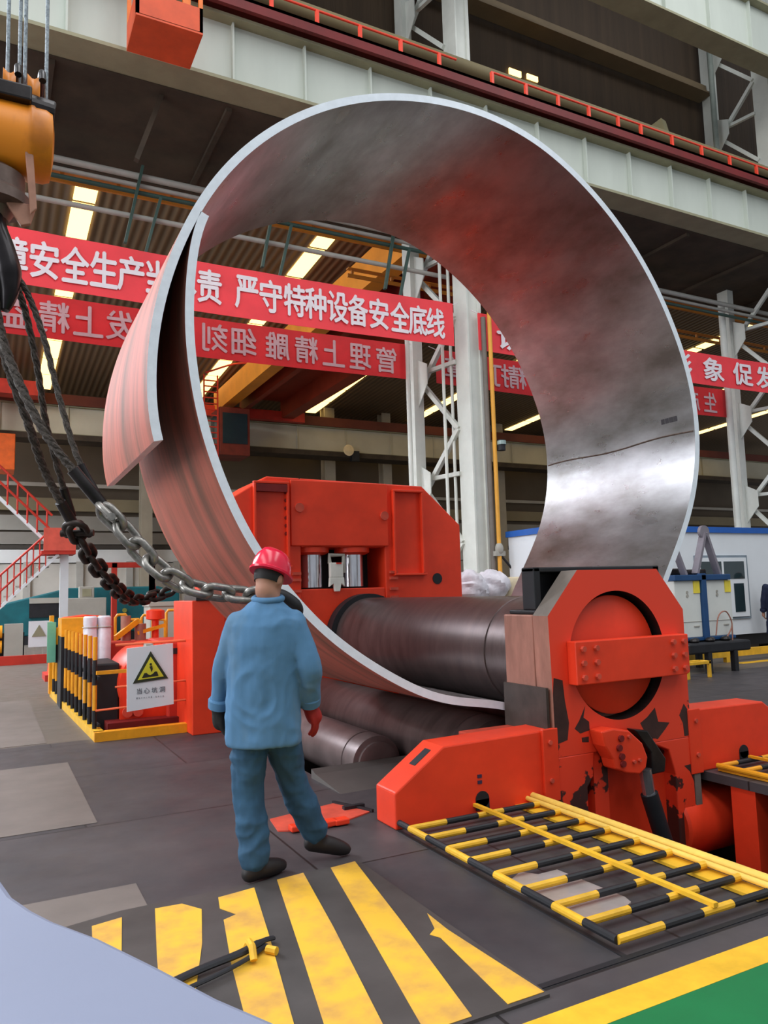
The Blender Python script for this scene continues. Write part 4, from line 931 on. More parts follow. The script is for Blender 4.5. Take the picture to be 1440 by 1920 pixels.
# ================================================================== PIPES ALONG THE COLUMN ROW
PY = 13.95
specs = [(-2.3, 40, 9.38, 0.062, PIPE, 'thick pale pipe, topmost of the pipe run under the platform'), (-2.3, 40, 9.20, 0.042, PIPE, 'thin grey pipe second in the pipe run under the platform'),
         (-2.3, 40, 9.06, 0.042, PIPEG, 'thin dark green pipe third in the pipe run under the platform'), (-2.3, 9.1, 8.58, 0.05, PIPE, 'lone grey pipe lowest in the pipe run, just above the banners')]
for x0, x1, z, r, m, lb in specs:
    b = MB(); b.cyl((x0, PY, z), (x1, PY, z), r, 14); tag(b.obj('service_pipe', m, smooth=True), lb, 'pipe', 'pipe run under the platform')
for i, x in enumerate((2.25, 4.85, 7.6)):
    t = thing('pipe_hanger', 'dark green pipe hanger bar %s' % ('at left above the banner', 'seen near the top of the ring opening', 'beside the white column')[i], 'bracket', (x, PY, 8.2), 'pipe hangers')
    b = MB(); b.beam((x + 0.12, PY - 0.08, 9.55), (x - 0.18, PY - 0.08, 8.0), 0.09, 0.05); sub('arm', b, PIPEG, t)
    b = MB(); b.beam((x + 0.45, PY - 0.08, 9.0), (x + 0.15, PY - 0.08, 7.75), 0.07, 0.05); sub('brace', b, PIPEG, t)
for i, (x, z0, z1, y, r, m, lb) in enumerate(((9.33, 0.8, 7.65, 12.78, 0.045, mat('ochre_pipe_paint', (232, 166, 62), 0.45, 0, 0.08, 3), 'yellow gas pipe running up the right side of the white column'),
        (9.24, 0, 7.3, 12.88, 0.055, mat('dull_grey_pipe', (120, 112, 104), 0.6), 'dull grey pipe behind the yellow gas pipe'),
        (8.66, 2.2, 10.0, 13.62, 0.035, COLM, 'thin white conduit between the column legs, left one'), (8.87, 2.2, 10.0, 13.62, 0.035, COLM, 'thin white conduit against the near column leg'),
        (8.17, 0, 7.2, 14.3, 0.05, COLM, 'thin white pipe left of the far column leg'), (18.72, 0, 9.6, 14.3, 0.085, COLM, 'white downpipe in front of the right-hand column'), (19.05, 12, 19, 14.3, 0.08, mat('grey_green_pipe', (132, 140, 132), 0.5), 'grey-green vertical pipe at upper right'))):
    t = thing('vertical_pipe', lb, 'pipe', (x, y, z0)); b = MB(); b.cyl((x, y, z0), (x, y, z1), r, 14); sub('tube', b, m, t, smooth=True)
    if i == 0:
        b = MB(); b.ball((x, y, 2.35), (0.09, 0.09, 0.13), 12, 8, 0); b.box(x - 0.12, x + 0.12, y - 0.05, y + 0.05, 2.2, 2.3); sub('valve', b, GREY, t, smooth=True)
        b = MB(); b.tube(smooth_path([(x + 0.05, y, 2.2), (x + 0.3, y - 0.1, 1.85), (x + 0.5, y - 0.3, 1.4), (x + 0.6, y - 0.5, 0.4)], 20), 0.025, 8); sub('hose', b, BLK, t, smooth=True)
t = thing('lamp_fitting', 'small black lamp fixed beside the yellow gas pipe', 'lamp', (9.52, 12.8, 4.5))
b = MB(); b.cyl((9.45, 12.72, 4.40), (9.45, 12.72, 4.62), 0.09, 16); sub('body', b, BLK, t, smooth=True)
b = MB(); b.cyl((9.45, 12.70, 4.52), (9.45, 12.70, 4.60), 0.095, 16); sub('ring', b, mat('greenish_glass', (150, 170, 165), 0.2), t, smooth=True)
b = MB(); b.box(9.36, 9.45, 12.72, 12.80, 4.47, 4.51); sub('bracket', b, BLK, t)

# ================================================================== BANNERS
GL = {}
def glyph(ch, size, off=0.0):
    if ch in GL: return GL[ch]
    c = bpy.data.curves.new('glyph', 'FONT'); c.body = ch; c.size = 1.0; c.offset = 0.0; c.extrude = 0.0; c.resolution_u = 3
    o = bpy.data.objects.new('glyph', c); COL.objects.link(o)
    dg = bpy.context.evaluated_depsgraph_get(); dg.update()
    me = bpy.data.meshes.new_from_object(o.evaluated_get(dg)); bpy.data.objects.remove(o)
    v = [(p.co.x, p.co.y) for p in me.vertices]; f = [list(p.vertices) for p in me.polygons]
    bpy.data.meshes.remove(me)
    GL[ch] = (v, f)
    return v, f
def text(parent, s, xs, zc, y, w, h, mirror, m, bold=0.03, name='character'):
    # each character is a part; heavy strokes come from slightly shifted layers of the same outline
    for ch, x in zip(s, xs):
        if ch == ' ': continue
        v, f = glyph(ch, 1.0)
        if not v: continue
        x0 = min(p[0] for p in v); x1 = max(p[0] for p in v); z0 = min(p[1] for p in v); z1 = max(p[1] for p in v)
        cx, cz = (x0 + x1) / 2, (z0 + z1) / 2
        kx = w * (min(1.0, (x1 - x0) / 0.9 + 0.02)) / max(x1 - x0, 1e-3); kz = h * min(1.0, (z1 - z0) / 0.88 + 0.03) / max(z1 - z0, 1e-3)
        b = MB()
        for q, (dx, dz) in enumerate(((-1, 0), (1, 0), (0, 0), (0, .8), (0, -.8))):
            b.add([(x + ((p[0] - cx) * kx + dx * bold * w) * (-1 if mirror else 1), y - 0.0004 * q, zc + (p[1] - cz) * kz + dz * bold * h) for p in v], f)
        sub(name, b, m, parent)
def cloth(b, x0, x1, z0, z1, y, m=0, amp=0.02, th=0.006):
    n = 80; vs = []
    for i in range(n + 1):
        x = x0 + (x1 - x0) * i / n; dy = amp * sin(i * 0.55) * 0.5 + amp * 0.4 * sin(i * 0.23 + 1)
        sag = -0.05 * sin(PI * i / n)
        for k_ in range(5):
            z = z0 + (z1 - z0) * k_ / 4
            vs.append((x, y + dy * (0.4 + 0.3 * k_ / 4), z + sag)); vs.append((x, y + th + dy * (0.4 + 0.3 * k_ / 4), z + sag))
    I = lambda i, k_, s: (i * 5 + k_) * 2 + s
    fs = []
    for i in range(n):
        for k_ in range(4):
            fs.append((I(i, k_, 0), I(i + 1, k_, 0), I(i + 1, k_ + 1, 0), I(i, k_ + 1, 0))); fs.append((I(i, k_, 1), I(i, k_ + 1, 1), I(i + 1, k_ + 1, 1), I(i + 1, k_, 1)))
        fs.append((I(i, 0, 0), I(i, 0, 1), I(i + 1, 0, 1), I(i + 1, 0, 0))); fs.append((I(i, 4, 0), I(i + 1, 4, 0), I(i + 1, 4, 1), I(i, 4, 1)))
    for e in (0, n):
        for k_ in range(4): fs.append((I(e, k_, 0), I(e, k_ + 1, 0), I(e, k_ + 1, 1), I(e, k_, 1)))
    b.add(vs, fs, m)
def banner(lab, x0, x1, z0, z1, y, chars, xs, w, h, mirror, mc, ml, off=0.035):
    t = thing('banner', lab, 'banner', ((x0 + x1) / 2, y, z0)); b = MB(); cloth(b, x0, x1, z0, z1, y); sub('cloth', b, mc, t, smooth=True)
    text(t, chars, xs, (z0 + z1) / 2 - 0.03, y - 0.02, w, h, mirror, ml, off)
    for x in (x0, x1):
        b = MB(); b.cyl((x, y, z1 - 0.02), (x + (0.15 if x == x1 else -0.15), y + 0.05, z1 + 0.05), 0.008, 6); sub('tie_cord', b, LETW, t)
banner('upper red banner on the left with white characters about guarding the safety bottom line', -0.55, 8.50, 6.58, 7.50, 12.9, '保障安全生产当尽责严守特种设备安全底线',
       [-0.28, 0.22, 0.68, 1.14, 1.59, 2.02, 2.46, 2.91, 3.36, 4.04, 4.5, 4.97, 5.39, 5.85, 6.28, 6.74, 7.21, 7.63, 8.05], 0.42, 0.60, False, REDB, LETW, 0.03)
banner('lower red banner on the left seen from its back, its characters mirrored', -1.6, 8.22, 6.26, 7.06, 14.45, '管理上精雕细刻研发上精益求精',
       [7.71, 7.06, 6.43, 5.81, 5.17, 4.46, 3.87, 2.67, 2.08, 1.52, 0.94, 0.25, -0.4, -1.05], 0.50, 0.56, True, REDB2, LETW2, 0.02)
banner('upper red banner right of the white column, partly hidden by the plate ring', 9.12, 20.4, 6.58, 7.40, 12.9, '讲文明树形象促发展',
       [9.98, 11.0, 12.0, 13.7, 15.20, 16.38, 17.5, 18.4, 19.3], 0.74, 0.58, False, REDB, LETW, 0.03)
banner('lower mirrored red banner right of the white column, ending at the right-hand column', 9.0, 18.87, 6.25, 7.06, 14.45, '生产上精雕细琢经营上精打细算',
       [18.1, 17.4, 16.7, 16.0, 15.3, 14.7, 14.1, 13.4, 12.75, 12.1, 11.3, 10.78, 10.1, 9.5], 0.52, 0.56, True, REDB2, LETW2, 0.02)

# ================================================================== FAR BAY
t = girder('pale panelled runway girder along the far wall', 41.0, 9.9, 11.3, [-9 + 3.1 * k for k in range(20)], 0.2, -30, 60, mat('far_girder_paint', (196, 190, 170), 0.65, 0, 0.08, 0.5))
b = MB(); b.box(-30, 60, 40.6, 42, 9.55, 9.84); sub('dark_beam', b, DARKBR, t)  # dark brown beam under the far girder
b = MB(); b.box(-30, 60, 40.7, 40.9, 11.36, 11.9); sub('crane_rail_beam', b, mat('dark_red_brown_beam', (104, 50, 36), 0.7, 0, 0.15, 1), t)
for x, r, lb in ((18.6, 0.34, 'far column carrying the floodlight, right of centre inside the ring'), (22.6, 0.3, 'short far wall column right of the floodlight column'), (7.6, 0.3, 'far wall column seen at the left inside the ring'), (31.5, 0.34, 'far wall column right of the white lattice column'), (49.0, 0.4, 'far wall column behind the white cabin')):
    t = thing('far_column', lb, 'column', (x, 43, 0), 'columns along the far wall')
    b = MB(); b.box(x - r, x + r, 42.6, 42.7, 0, 13); b.box(x - r, x + r, 43.2, 43.3, 0, 13); b.box(x - 0.06, x + 0.06, 42.7, 43.2, 0, 13); sub('shaft', b, mat('far_column_paint', (168, 158, 140), 0.65, 0, 0.08, 1), t)
    b = MB(); b.box(x - r - .2, x + r + .2, 42.3, 43.4, 0, 0.3); sub('base', b, GREY, t)
t = thing('floodlight', 'round floodlight hung on the far wall girder, seen through the ring', 'lamp', (18.9, 40.4, 9.5))
b = MB(); b.lathe([(0.1, 0), (0.32, -0.25), (0.34, -0.3), (0.3, -0.31)], (18.75, 40.5, 9.9), 'y', 24); sub('reflector', b, mat('cream_lamp_glass', (236, 214, 170), 0.3), t, smooth=True)
b = MB(); b.box(19.0, 19.5, 40.3, 40.6, 9.3, 9.9); sub('housing', b, BLK, t)
b = MB(); b.cyl((18.95, 40.5, 9.9), (18.95, 40.5, 10.2), 0.05, 8); sub('hanger', b, GREY, t)
# overhead travelling crane of the far bay (yellow girder, red sister girder, cab)
t = thing('overhead_crane', 'yellow and rust-red overhead travelling crane spanning the far bay, with a cab', 'crane', (12.3, 28, 11.5))
b = MB(); b.box(10.75, 11.35, 15.6, 40.4, 11.5, 12.6); sub('yellow_girder', b, mat('crane_yellow_paint', (232, 146, 44), 0.5, 0, 0.1, 1), t)
b = MB(); b.box(12.2, 12.5, 15.6, 40.4, 11.7, 12.6); b.box(11.4, 15.6, 15.8, 40.2, 12.45, 12.55); sub('red_walkway', b, mat('rust_red_paint', (150, 52, 28), 0.6, 0, 0.15, 0.8), t)
b = MB(); b.box(14.6, 15.3, 15.6, 40.4, 11.5, 12.6); sub('sister_girder', b, mat('rust_red_paint', (150, 52, 28), 0.6, 0, 0.15, 0.8), t)
b = MB(); b.box(10.0, 16.0, 40.2, 40.6, 11.35, 11.9); sub('end_carriage', b, CRED, t)
b = MB(); b.box(10.0, 16.0, 15.5, 15.9, 11.4, 11.9); sub('end_carriage', b, CRED, t)
b = MB(); b.box(10.3, 11.9, 37.6, 39.4, 8.7, 11.2); cabo = sub('cab', b, mat('cab_red_paint', (120, 44, 28), 0.6, 0, 0.2, 2), t, bevel=0.03)
b = MB(); b.box(10.45, 11.75, 37.56, 37.6, 9.3, 10.9); b.box(10.26, 10.3, 37.8, 39.2, 9.3, 10.9); sub('cab_glass', b, GLASS, cabo)
b = MB()
for z in np.arange(8.6, 12.6, 0.3): b.beam((9.5, 37.6, z), (10.2, 37.6, z), 0.06)
b.beam((9.5, 37.6, 8.4), (9.5, 37.6, 12.8), 0.07); b.beam((10.2, 37.6, 8.4), (10.2, 37.6, 12.8), 0.07)
sub('ladder', b, CRED, t)
b = MB(); b.tube(smooth_path([(9.6, 37.6, 12.9), (11.0, 36, 13.1), (13, 34, 12.6)], 12), 0.05, 8); sub('cable_festoon', b, CRED, t)
b = MB(); b.cyl((12.5, 22, 11.4), (12.5, 22, 10.7), 0.12, 10); b.box(12.1, 13.0, 21.5, 22.5, 11.4, 12.3); sub('hoist', b, DKRED, t)
for i, (z, y, lb) in enumerate(((10.0, 15.9, 'upper orange conductor rail under the far bay roof'), (9.2, 16.1, 'lower amber conductor rail just above the banners'))):
    t = thing('conductor_rail', lb, 'rail', (8, y, z)); b = MB(); xs_ = -2.3 if i == 0 else 7.6; b.box(xs_, 40, y, y + 0.06, z, z + 0.08); b.box(xs_, 40, y - 0.05, y + 0.11, z + 0.2, z + 0.22); sub('bar', b, mat('conductor_orange', (206, 132, 44), 0.5, 0, 0.1, 2), t)
    b = MB()
    for x in np.arange(xs_ + 0.1, 40, 1.1): b.box(x, x + 0.06, y, y + 0.06, z + 0.1, z + 0.2)
    sub('insulators', b, mat('conductor_amber', (190, 120, 44), 0.5), t)
t = thing('overhead_crane', 'rust-red overhead crane far away at the left, above the far wall girder', 'crane', (-4, 38, 11.4))
b = MB(); b.box(-6.5, 2.0, 39.4, 40.3, 11.4, 12.1); sub('end_carriage', b, CRED, t)
b = MB(); b.box(-5.8, -5.0, 15.6, 39.6, 11.5, 12.5); sub('bridge_girder', b, mat('rust_red_paint', (150, 52, 28), 0.6, 0, 0.15, 0.8), t)
b = MB(); b.box(-1.3, 0.95, 38.6, 40.2, 7.6, 9.3); sub('cab', b, mat('orange_cab_paint', (224, 96, 26), 0.55), t, bevel=0.03)
b = MB(); b.box(-0.2, 0.1, 39.2, 39.5, 9.3, 11.5); sub('hanger', b, CRED, t)

# stairs at far left
t = thing('access_stair', 'white access stair with red railings and a landing at the far left', 'stairs', (1.9, 24, 0))
b = MB(); b.beam((-1.4, 24, 6.1), (1.75, 24, 2.95), 0.22, 0.08); sub('upper_stringer', b, WHITE, t)
b = MB(); b.beam((-1.2, 23.6, -0.1), (1.75, 23.6, 2.85), 0.22, 0.08); sub('lower_stringer', b, WHITE, t)
b = MB(); b.box(1.82, 2.04, 23.7, 23.9, 0, 2.85); sub('post', b, WHITE, t)
b = MB(); b.box(1.3, 2.2, 23.4, 24.4, 2.85, 2.95); sub('landing', b, CRED, t)
b = MB(); b.box(1.35, 2.2, 23.38, 23.42, 2.95, 3.6); b.box(2.16, 2.2, 23.4, 24.4, 2.95, 3.6); sub('landing_panel', b, mat('faded_red_panel', (222, 92, 74), 0.6), t)
b = MB()
for o_ in (0.45, 0.9): b.cyl((-1.4, 23.9, 6.1 + o_), (1.6, 23.9, 3.1 + o_), 0.035, 8)
for k_ in range(12):
    x = -1.4 + 0.26 * k_; b.cyl((x, 23.9, 4.7 - x), (x, 23.9, 5.6 - x), 0.025, 6)
sub('upper_railing', b, CRED, t)
b = MB()
for o_ in (0.45, 0.9): b.cyl((-1.3, 23.5, -0.2 + o_), (1.5, 23.5, 2.6 + o_), 0.03, 8)
for k_ in range(18):
    x = -1.3 + 0.16 * k_; b.cyl((x, 23.5, 1.1 + x), (x, 23.5, 2.0 + x), 0.018, 6)
sub('lower_railing', b, CRED, t)
b = MB()
for k_ in range(11): b.box(-1.3 + k_ * 0.28, -1.0 + k_ * 0.28, 23.6, 24.1, 0.05 + k_ * 0.27, 0.09 + k_ * 0.27)
sub('treads', b, GREY, t)
# teal machine in the distance
t = thing('distant_machine', 'long dark teal machine standing in the distance at left', 'machine', (3, 30.6, 0))
b = MB(); b.prism([(-2, 0.3), (-2, 1.35), (0.6, 1.5), (2.6, 1.98), (5.8, 1.98), (6.6, 1.7), (6.6, 0.3)], 'y', 30, 31.4); bd = sub('body', b, TEAL, t, bevel=0.05)
b = MB(); b.box(1.3, 2.4, 29.9, 30, 0.95, 1.6); sub('control_panel', b, BLK, bd)
b = MB(); b.box(1.3, 2.4, 29.86, 30, 1.45, 1.64); sub('panel_top', b, GREY, bd)
b = MB(); b.box(-2, 6.6, 29.95, 31.4, 0, 0.3); sub('base', b, BLK, t)
b = MB(); b.lathe([(0.09, -0.02), (0.06, 0.02)], (4.55, 29.97, 1.1), 'y', 8); sub('star_emblem', b, mat('dull_yellow_emblem', (150, 150, 70), 0.6), t)
t = thing('electrical_cabinet', 'grey electrical cabinet in front of the distant teal machine', 'cabinet', (3.1, 29, 0))
b = MB(); b.box(2.3, 3.75, 28.8, 29.5, 0, 1.60); sub('body', b, GREY, t, bevel=0.02)
b = MB(); b.box(2.85, 3.35, 28.9, 29.2, 1.6, 2.0); sub('top_box', b, GREY, t, bevel=0.02)
b = MB(); b.box(2.95, 3.25, 28.88, 28.9, 1.65, 1.92); sub('label_plate', b, OLIVE, t)
t = thing('warning_board', 'small white warning board with a triangle, far away at left below the teal machine', 'sign', (1.2, 22, 0))
b = MB(); b.box(0.95, 1.45, 22, 22.03, 0.35, 1.02); sub('board', b, WHITE, t)
b = MB(); b.prism([(1.03, 0.62), (1.37, 0.62), (1.20, 0.92)], 'y', 21.98, 22.0); sub('triangle', b, OLIVE, t)
b = MB(); b.box(1.08, 1.12, 22.03, 22.06, 0, 0.9); b.box(1.28, 1.32, 22.03, 22.06, 0, 0.9); sub('legs', b, GREY, t)
t = thing('red_gantry', 'red portal frame standing beyond the fence, above the drive unit', 'frame', (4.1, 26, 0))
b = MB()
for x in (3.55, 4.75): b.box(x, x + 0.16, 26, 26.2, 0, 2.7)
b.box(2.9, 4.91, 26, 26.2, 2.55, 2.72); b.box(4.75, 4.91, 26.0, 26.2, 1.2, 2.6); sub('portal', b, CRED, t)
b = MB(); b.beam((4.8, 26.1, 2.5), (4.95, 26.1, 1.5), 0.1); sub('brace', b, CRED, t)
t = thing('red_hood', 'red curved hood of a machine just beyond the yellow and black fence', 'machine', (1.2, 16.5, 0))
b = MB(); b.prism([(1.08, 0.0), (1.12, 0.55), (1.34, 1.20), (1.75, 1.24), (2.15, 1.2), (2.2, 0.0)], 'y', 16.2, 17.0); sub('hood', b, RED, t, bevel=0.03)
b = MB(); b.box(1.0, 2.25, 16.15, 17.05, 0, 0.12); sub('base', b, CRED, t)
t = thing('low_red_kerb', 'low red kerb on the hall floor far left', 'kerb', (0.5, 21, 0)); b = MB(); b.box(-1.5, 1.9, 20.9, 21.0, 0, 0.22); sub('kerb', b, CRED, t)
t = thing('small_equipment', 'dim yellow and grey pump set far away at the left edge', 'equipment', (0.2, 24, 0))
b = MB(); b.cyl((-0.3, 22.9, 0.75), (0.35, 22.9, 0.75), 0.17, 16); b.cyl((-0.3, 22.9, 0.35), (0.35, 22.9, 0.35), 0.17, 16); sub('drums', b, ORY, t, smooth=True)
b = MB(); b.box(0.4, 0.85, 22.7, 23.1, 0, 0.95); sub('box', b, GREY, t)
b = MB(); b.box(-0.5, 0.9, 23.2, 23.4, 0, 0.7); sub('stand', b, BLK, t)

# ================================================================== DRIVE UNIT AND FENCE AT LEFT
t = thing('safety_fence', 'yellow and black safety fence of many upright bars round the drive unit at left', 'fence', (1.0, 11.3, 0))
for i in range(12):
    y = 9.28 + 0.375 * i; x = 1.10 - 0.032 * (y - 9.05)
    b = MB()
    for z0, z1, m in ((0.10, 0.30, 1), (0.30, 0.58, 0), (0.58, 0.86, 1), (0.86, 1.12, 0)): b.cyl((x, y, z0), (x, y, z1), 0.024, 8, m)
    sub('upright_bar', b, [ORY, BLK], t, smooth=True)
b = MB(); b.beam((1.13, 9.2, 0.66), (0.99, 13.6, 0.66), 0.03); b.beam((1.13, 9.2, 0.14), (0.99, 13.6, 0.14), 0.03); sub('rail', b, BLK, t)
b = MB(); b.beam((1.10, 9.22, 0.72), (1.55, 9.25, 0.72), 0.04); sub('short_rail', b, ORY, t)
b = MB(); b.box(0.90, 0.96, 13.55, 13.75, 0.05, 1.3); sub('corner_panel', b, ORY, t)
b = MB(); b.cyl((1.10, 9.25, 0.30), (2.06, 9.05, 0.36), 0.012, 8); b.cyl((1.3, 9.2, 0.55), (2.06, 9.05, 0.58), 0.012, 8); b.cyl((1.3, 9.2, 1.02), (2.06, 9.05, 1.04), 0.016, 8); sub('front_rail', b, mat('orange_rod', (240, 110, 70), 0.5), t)
t = thing('green_notice', 'narrow green notice strapped to the far end of the yellow and black fence', 'sign', (0.85, 13.4, 0.6)); b = MB(); b.box(0.86, 0.89, 12.6, 13.1, 0.62, 1.22); b.box(0.80, 0.92, 12.58, 12.60, 0.62, 1.22); sub('board', b, mat('pale_green_notice', (112, 178, 150), 0.5), t)
t = thing('yellow_kerb', 'yellow L-shaped kerb on the floor round the drive unit at left', 'kerb', (1.07, 9.05, 0))
b = MB(); b.prism([(1.06, 9.05), (0.92, 13.7), (1.02, 13.7), (1.17, 9.05)], 'z', 0, 0.10); sub('long_side', b, YEL, t)
b = MB(); b.box(1.06, 2.06, 8.98, 9.10, 0, 0.10); sub('short_side', b, ORY, t)
# warning sign
t = thing('warning_sign', 'white warning sign with a yellow triangle on the fence, left of the man', 'sign', (1.65, 8.95, 0.3))
b = MB(); b.prism([(1.395, 0.295), (1.905, 0.335), (1.895, 1.02), (1.39, 0.99)], 'y', 8.96, 8.98); sg = sub('board', b, WHITE, t)
b = MB(); b.box(1.60, 1.68, 8.98, 9.16, 0.985, 1.025); sub('clip', b, GREY, t)
b = MB(); b.prism([(1.455, 0.60), (1.84, 0.63), (1.645, 0.945)], 'y', 8.95, 8.9595); sub('triangle_border', b, mat('dark_green_black_ink', (52, 58, 40), 0.6), t)
b = MB(); b.prism([(1.505, 0.635), (1.79, 0.655), (1.646, 0.885)], 'y', 8.944, 8.9495); sub('triangle', b, mat('sign_yellow', (226, 218, 60), 0.5), t)
b = MB(); b.prism([(1.55, 0.655), (1.73, 0.667), (1.715, 0.715), (1.69, 0.717), (1.67, 0.695), (1.64, 0.68), (1.615, 0.692), (1.60, 0.708), (1.575, 0.706)], 'y', 8.94, 8.9435)
b.ball((1.645, 8.942, 0.80), (0.013, 0.003, 0.016), 10, 6); b.prism([(1.63, 0.775), (1.66, 0.785), (1.668, 0.745), (1.65, 0.715), (1.643, 0.745)], 'y', 8.94, 8.9435)
sub('pictogram', b, mat('sign_black_ink', (44, 44, 30), 0.6), t)
INK = mat('grey_sign_ink', (104, 108, 116), 0.6)
text(t, '当心坑洞', [1.525, 1.605, 1.69, 1.775], 0.51, 8.957, 0.062, 0.062, False, INK, 0.012)
text(t, 'Warning hole', [1.50 + 0.026 * i for i in range(12)], 0.435, 8.957, 0.02, 0.026, False, INK, 0.01, 'letter')
t = thing('drive_gearbox', 'red drive unit with a rounded gearbox casing behind the warning sign', 'gearbox', (1.75, 10, 0))
b = MB(); b.lathe([(0.30, 9.6), (0.44, 9.62), (0.46, 9.66), (0.46, 10.6), (0.42, 10.66)], (1.85, 0, 0.52), 'y', 40); b.box(1.42, 2.28, 9.62, 10.7, 0.05, 0.55); cs = sub('casing', b, RED, t, smooth=True)
b = MB(); b.box(1.95, 2.4, 9.5, 10.8, 0.0, 1.0); sub('side_casing', b, CRED, t, bevel=0.02)
b = MB(); b.box(2.0, 2.12, 9.485, 9.5, 0.86, 0.93); sub('name_plate', b, BLK, t)
b = MB(); b.box(1.25, 2.4, 9.4, 10.9, 0.0, 0.12); sub('bed', b, DKRED, t)
for x in (1.50, 1.62): 
    b = MB(); b.cyl((x, 9.58, 0.2), (x, 9.62, 0.2), 0.06, 12); sub('flange_bolt', b, RED2, t)
b = MB(); b.box(1.15, 1.42, 9.7, 10.6, 0.0, 0.78); sub('brake_housing', b, BLK, t, bevel=0.02)
t = thing('striped_box', 'yellow and black striped box beyond the fence, beside the white canisters', 'box', (1.15, 12, 0))
b = MB(); b.box(0.95, 1.55, 12.0, 12.6, 0, 1.02, 1); b.box(0.95, 1.55, 11.99, 12.6, 1.02, 1.28, 0); b.box(1.50, 1.56, 11.98, 12.6, 0.6, 1.02, 0); sub('body', b, [ORY, BLK], t)
for i, x in enumerate((1.24, 1.42)):
    t = thing('gas_canister', 'pinkish white canister beyond the fence, the %s of two' % ('left', 'right')[i], 'canister', (x, 10.4, 0), 'white canisters')
    b = MB(); b.lathe([(0.085, 0.0), (0.09, 0.03), (0.09, 1.14), (0.085, 1.16), (0.085, 1.19), (0.09, 1.21), (0.09, 1.30), (0.07, 1.32)], (x, 11.1, 0), 'z', 24); sub('body', b, SACK, t, smooth=True)
    b = MB(); b.tube([(x + 0.094 * cos(a), 11.1 + 0.094 * sin(a), 1.17) for a in np.linspace(0, 2 * PI, 17)[:-1]], 0.008, 6, closed=True); sub('hoop', b, GREY, t)
for i in range(6):
    x = 1.72 + 0.20 * i; y = 12.2 + 0.05 * i
    t = thing('yellow_hoop', 'yellow tubular guard hoop beyond the drive unit, number %s from the left' % ('one', 'two', 'three', 'four', 'five', 'six')[i], 'hoop', (x, y, 0), 'yellow guard hoops')
    h = (1.30, 1.22, 1.28, 1.2, 1.34, 1.24)[i]
    b = MB(); b.tube([(x, y, 0), (x, y, h - 0.04), (x + 0.03, y, h), (x + 0.15, y, h), (x + 0.17, y, h - 0.04), (x + 0.17, y, 0)], 0.022, 8); sub('tube', b, ORY, t, smooth=True)
t = thing('valve_manifold', 'red and brown pump manifold with a round red cap beyond the drive unit', 'pump', (2.0, 11.3, 0))
b = MB(); b.box(1.5, 2.5, 11.2, 11.6, 0, 0.95); sub('base', b, CRED, t, bevel=0.02)
b = MB(); b.lathe([(0.05, 0.95), (0.05, 1.22), (0.13, 1.24), (0.13, 1.36), (0.06, 1.38)], (2.16, 11.4, 0), 'z', 24); sub('round_cap', b, RED, t, smooth=True)
b = MB(); b.cyl((1.75, 11.4, 0.95), (1.75, 11.4, 1.30), 0.07, 16); b.cyl((1.95, 11.4, 0.95), (1.95, 11.4, 1.18), 0.08, 16); sub('pump_body', b, BLOCKM, t, smooth=True)
b = MB(); b.beam((1.6, 11.3, 1.0), (1.9, 11.35, 1.22), 0.07); b.beam((1.9, 11.35, 1.05), (2.3, 11.35, 1.15), 0.05); sub('pipework', b, ORY, t)
t = thing('grey_crate', 'pale grey box standing beyond the pump manifold', 'box', (2.6, 13.6, 0)); b = MB(); b.box(2.45, 3.05, 13.4, 14, 0, 1.45); sub('body', b, GREY, t, bevel=0.02)
b = MB(); b.box(2.43, 3.07, 13.38, 14.02, 1.40, 1.47); sub('lid', b, GREY, t)

# ================================================================== RIGHT: CABIN, WELDING SETS, SACKS
t = thing('site_cabin', 'white site cabin with blue roof trim and a window at the right', 'cabin', (13, 12, 0))
HX0, HX1, HY0, HY1 = 9.55, 19.5, 11.0, 12.75
b = MB(); b.box(HX0, HX1, HY0, HY1, 0.42, 2.58); sub('walls', b, WHITE, t)
b = MB(); b.box(HX0 - 0.04, HX1, HY0 - 0.04, HY1 + 0.04, 2.58, 2.70); sub('roof_trim', b, BLUE, t)
b = MB(); b.box(HX0, HX1, HY0 + 0.1, HY1, 0.18, 0.42); sub('skid', b, BLK, t)
for x in (9.8, 12.2, 14.6, 17): 
    b = MB(); b.box(x, x + 0.3, HY0 + 0.1, HY1, 0, 0.18); sub('bearer', b, DARKBR, t)
wx0, wx1, wz0, wz1 = 13.0, 14.5, 0.80, 2.05
b = MB(); b.box(wx0 - 0.06, wx1 + 0.06, HY0 - 0.03, HY0, wz0 - 0.05, wz1 + 0.05); wf = sub('window_surround', b, mat('grey_window_surround', (128, 140, 150), 0.5), t)
b = MB(); b.box(wx0, wx1, HY0 - 0.05, HY0, wz0, wz1); sub('window_frame', b, WHITE, t)
b = MB(); b.box(wx0 + 0.08, wx0 + 0.70, HY0 - 0.06, HY0, 1.60, 1.97); b.box(wx0 + 0.78, wx1 - 0.09, HY0 - 0.06, HY0, 1.60, 1.97); b.box(wx1 - 0.45, wx1 - 0.14, HY0 - 0.06, HY0, 0.90, 1.50); sub('window_pane', b, GLASS, t)
t = thing('welding_cabinet_set', 'pair of pale cabinets in a dark blue lifting frame with a triangular sling bracket', 'cabinet', (11.1, 9.4, 0))
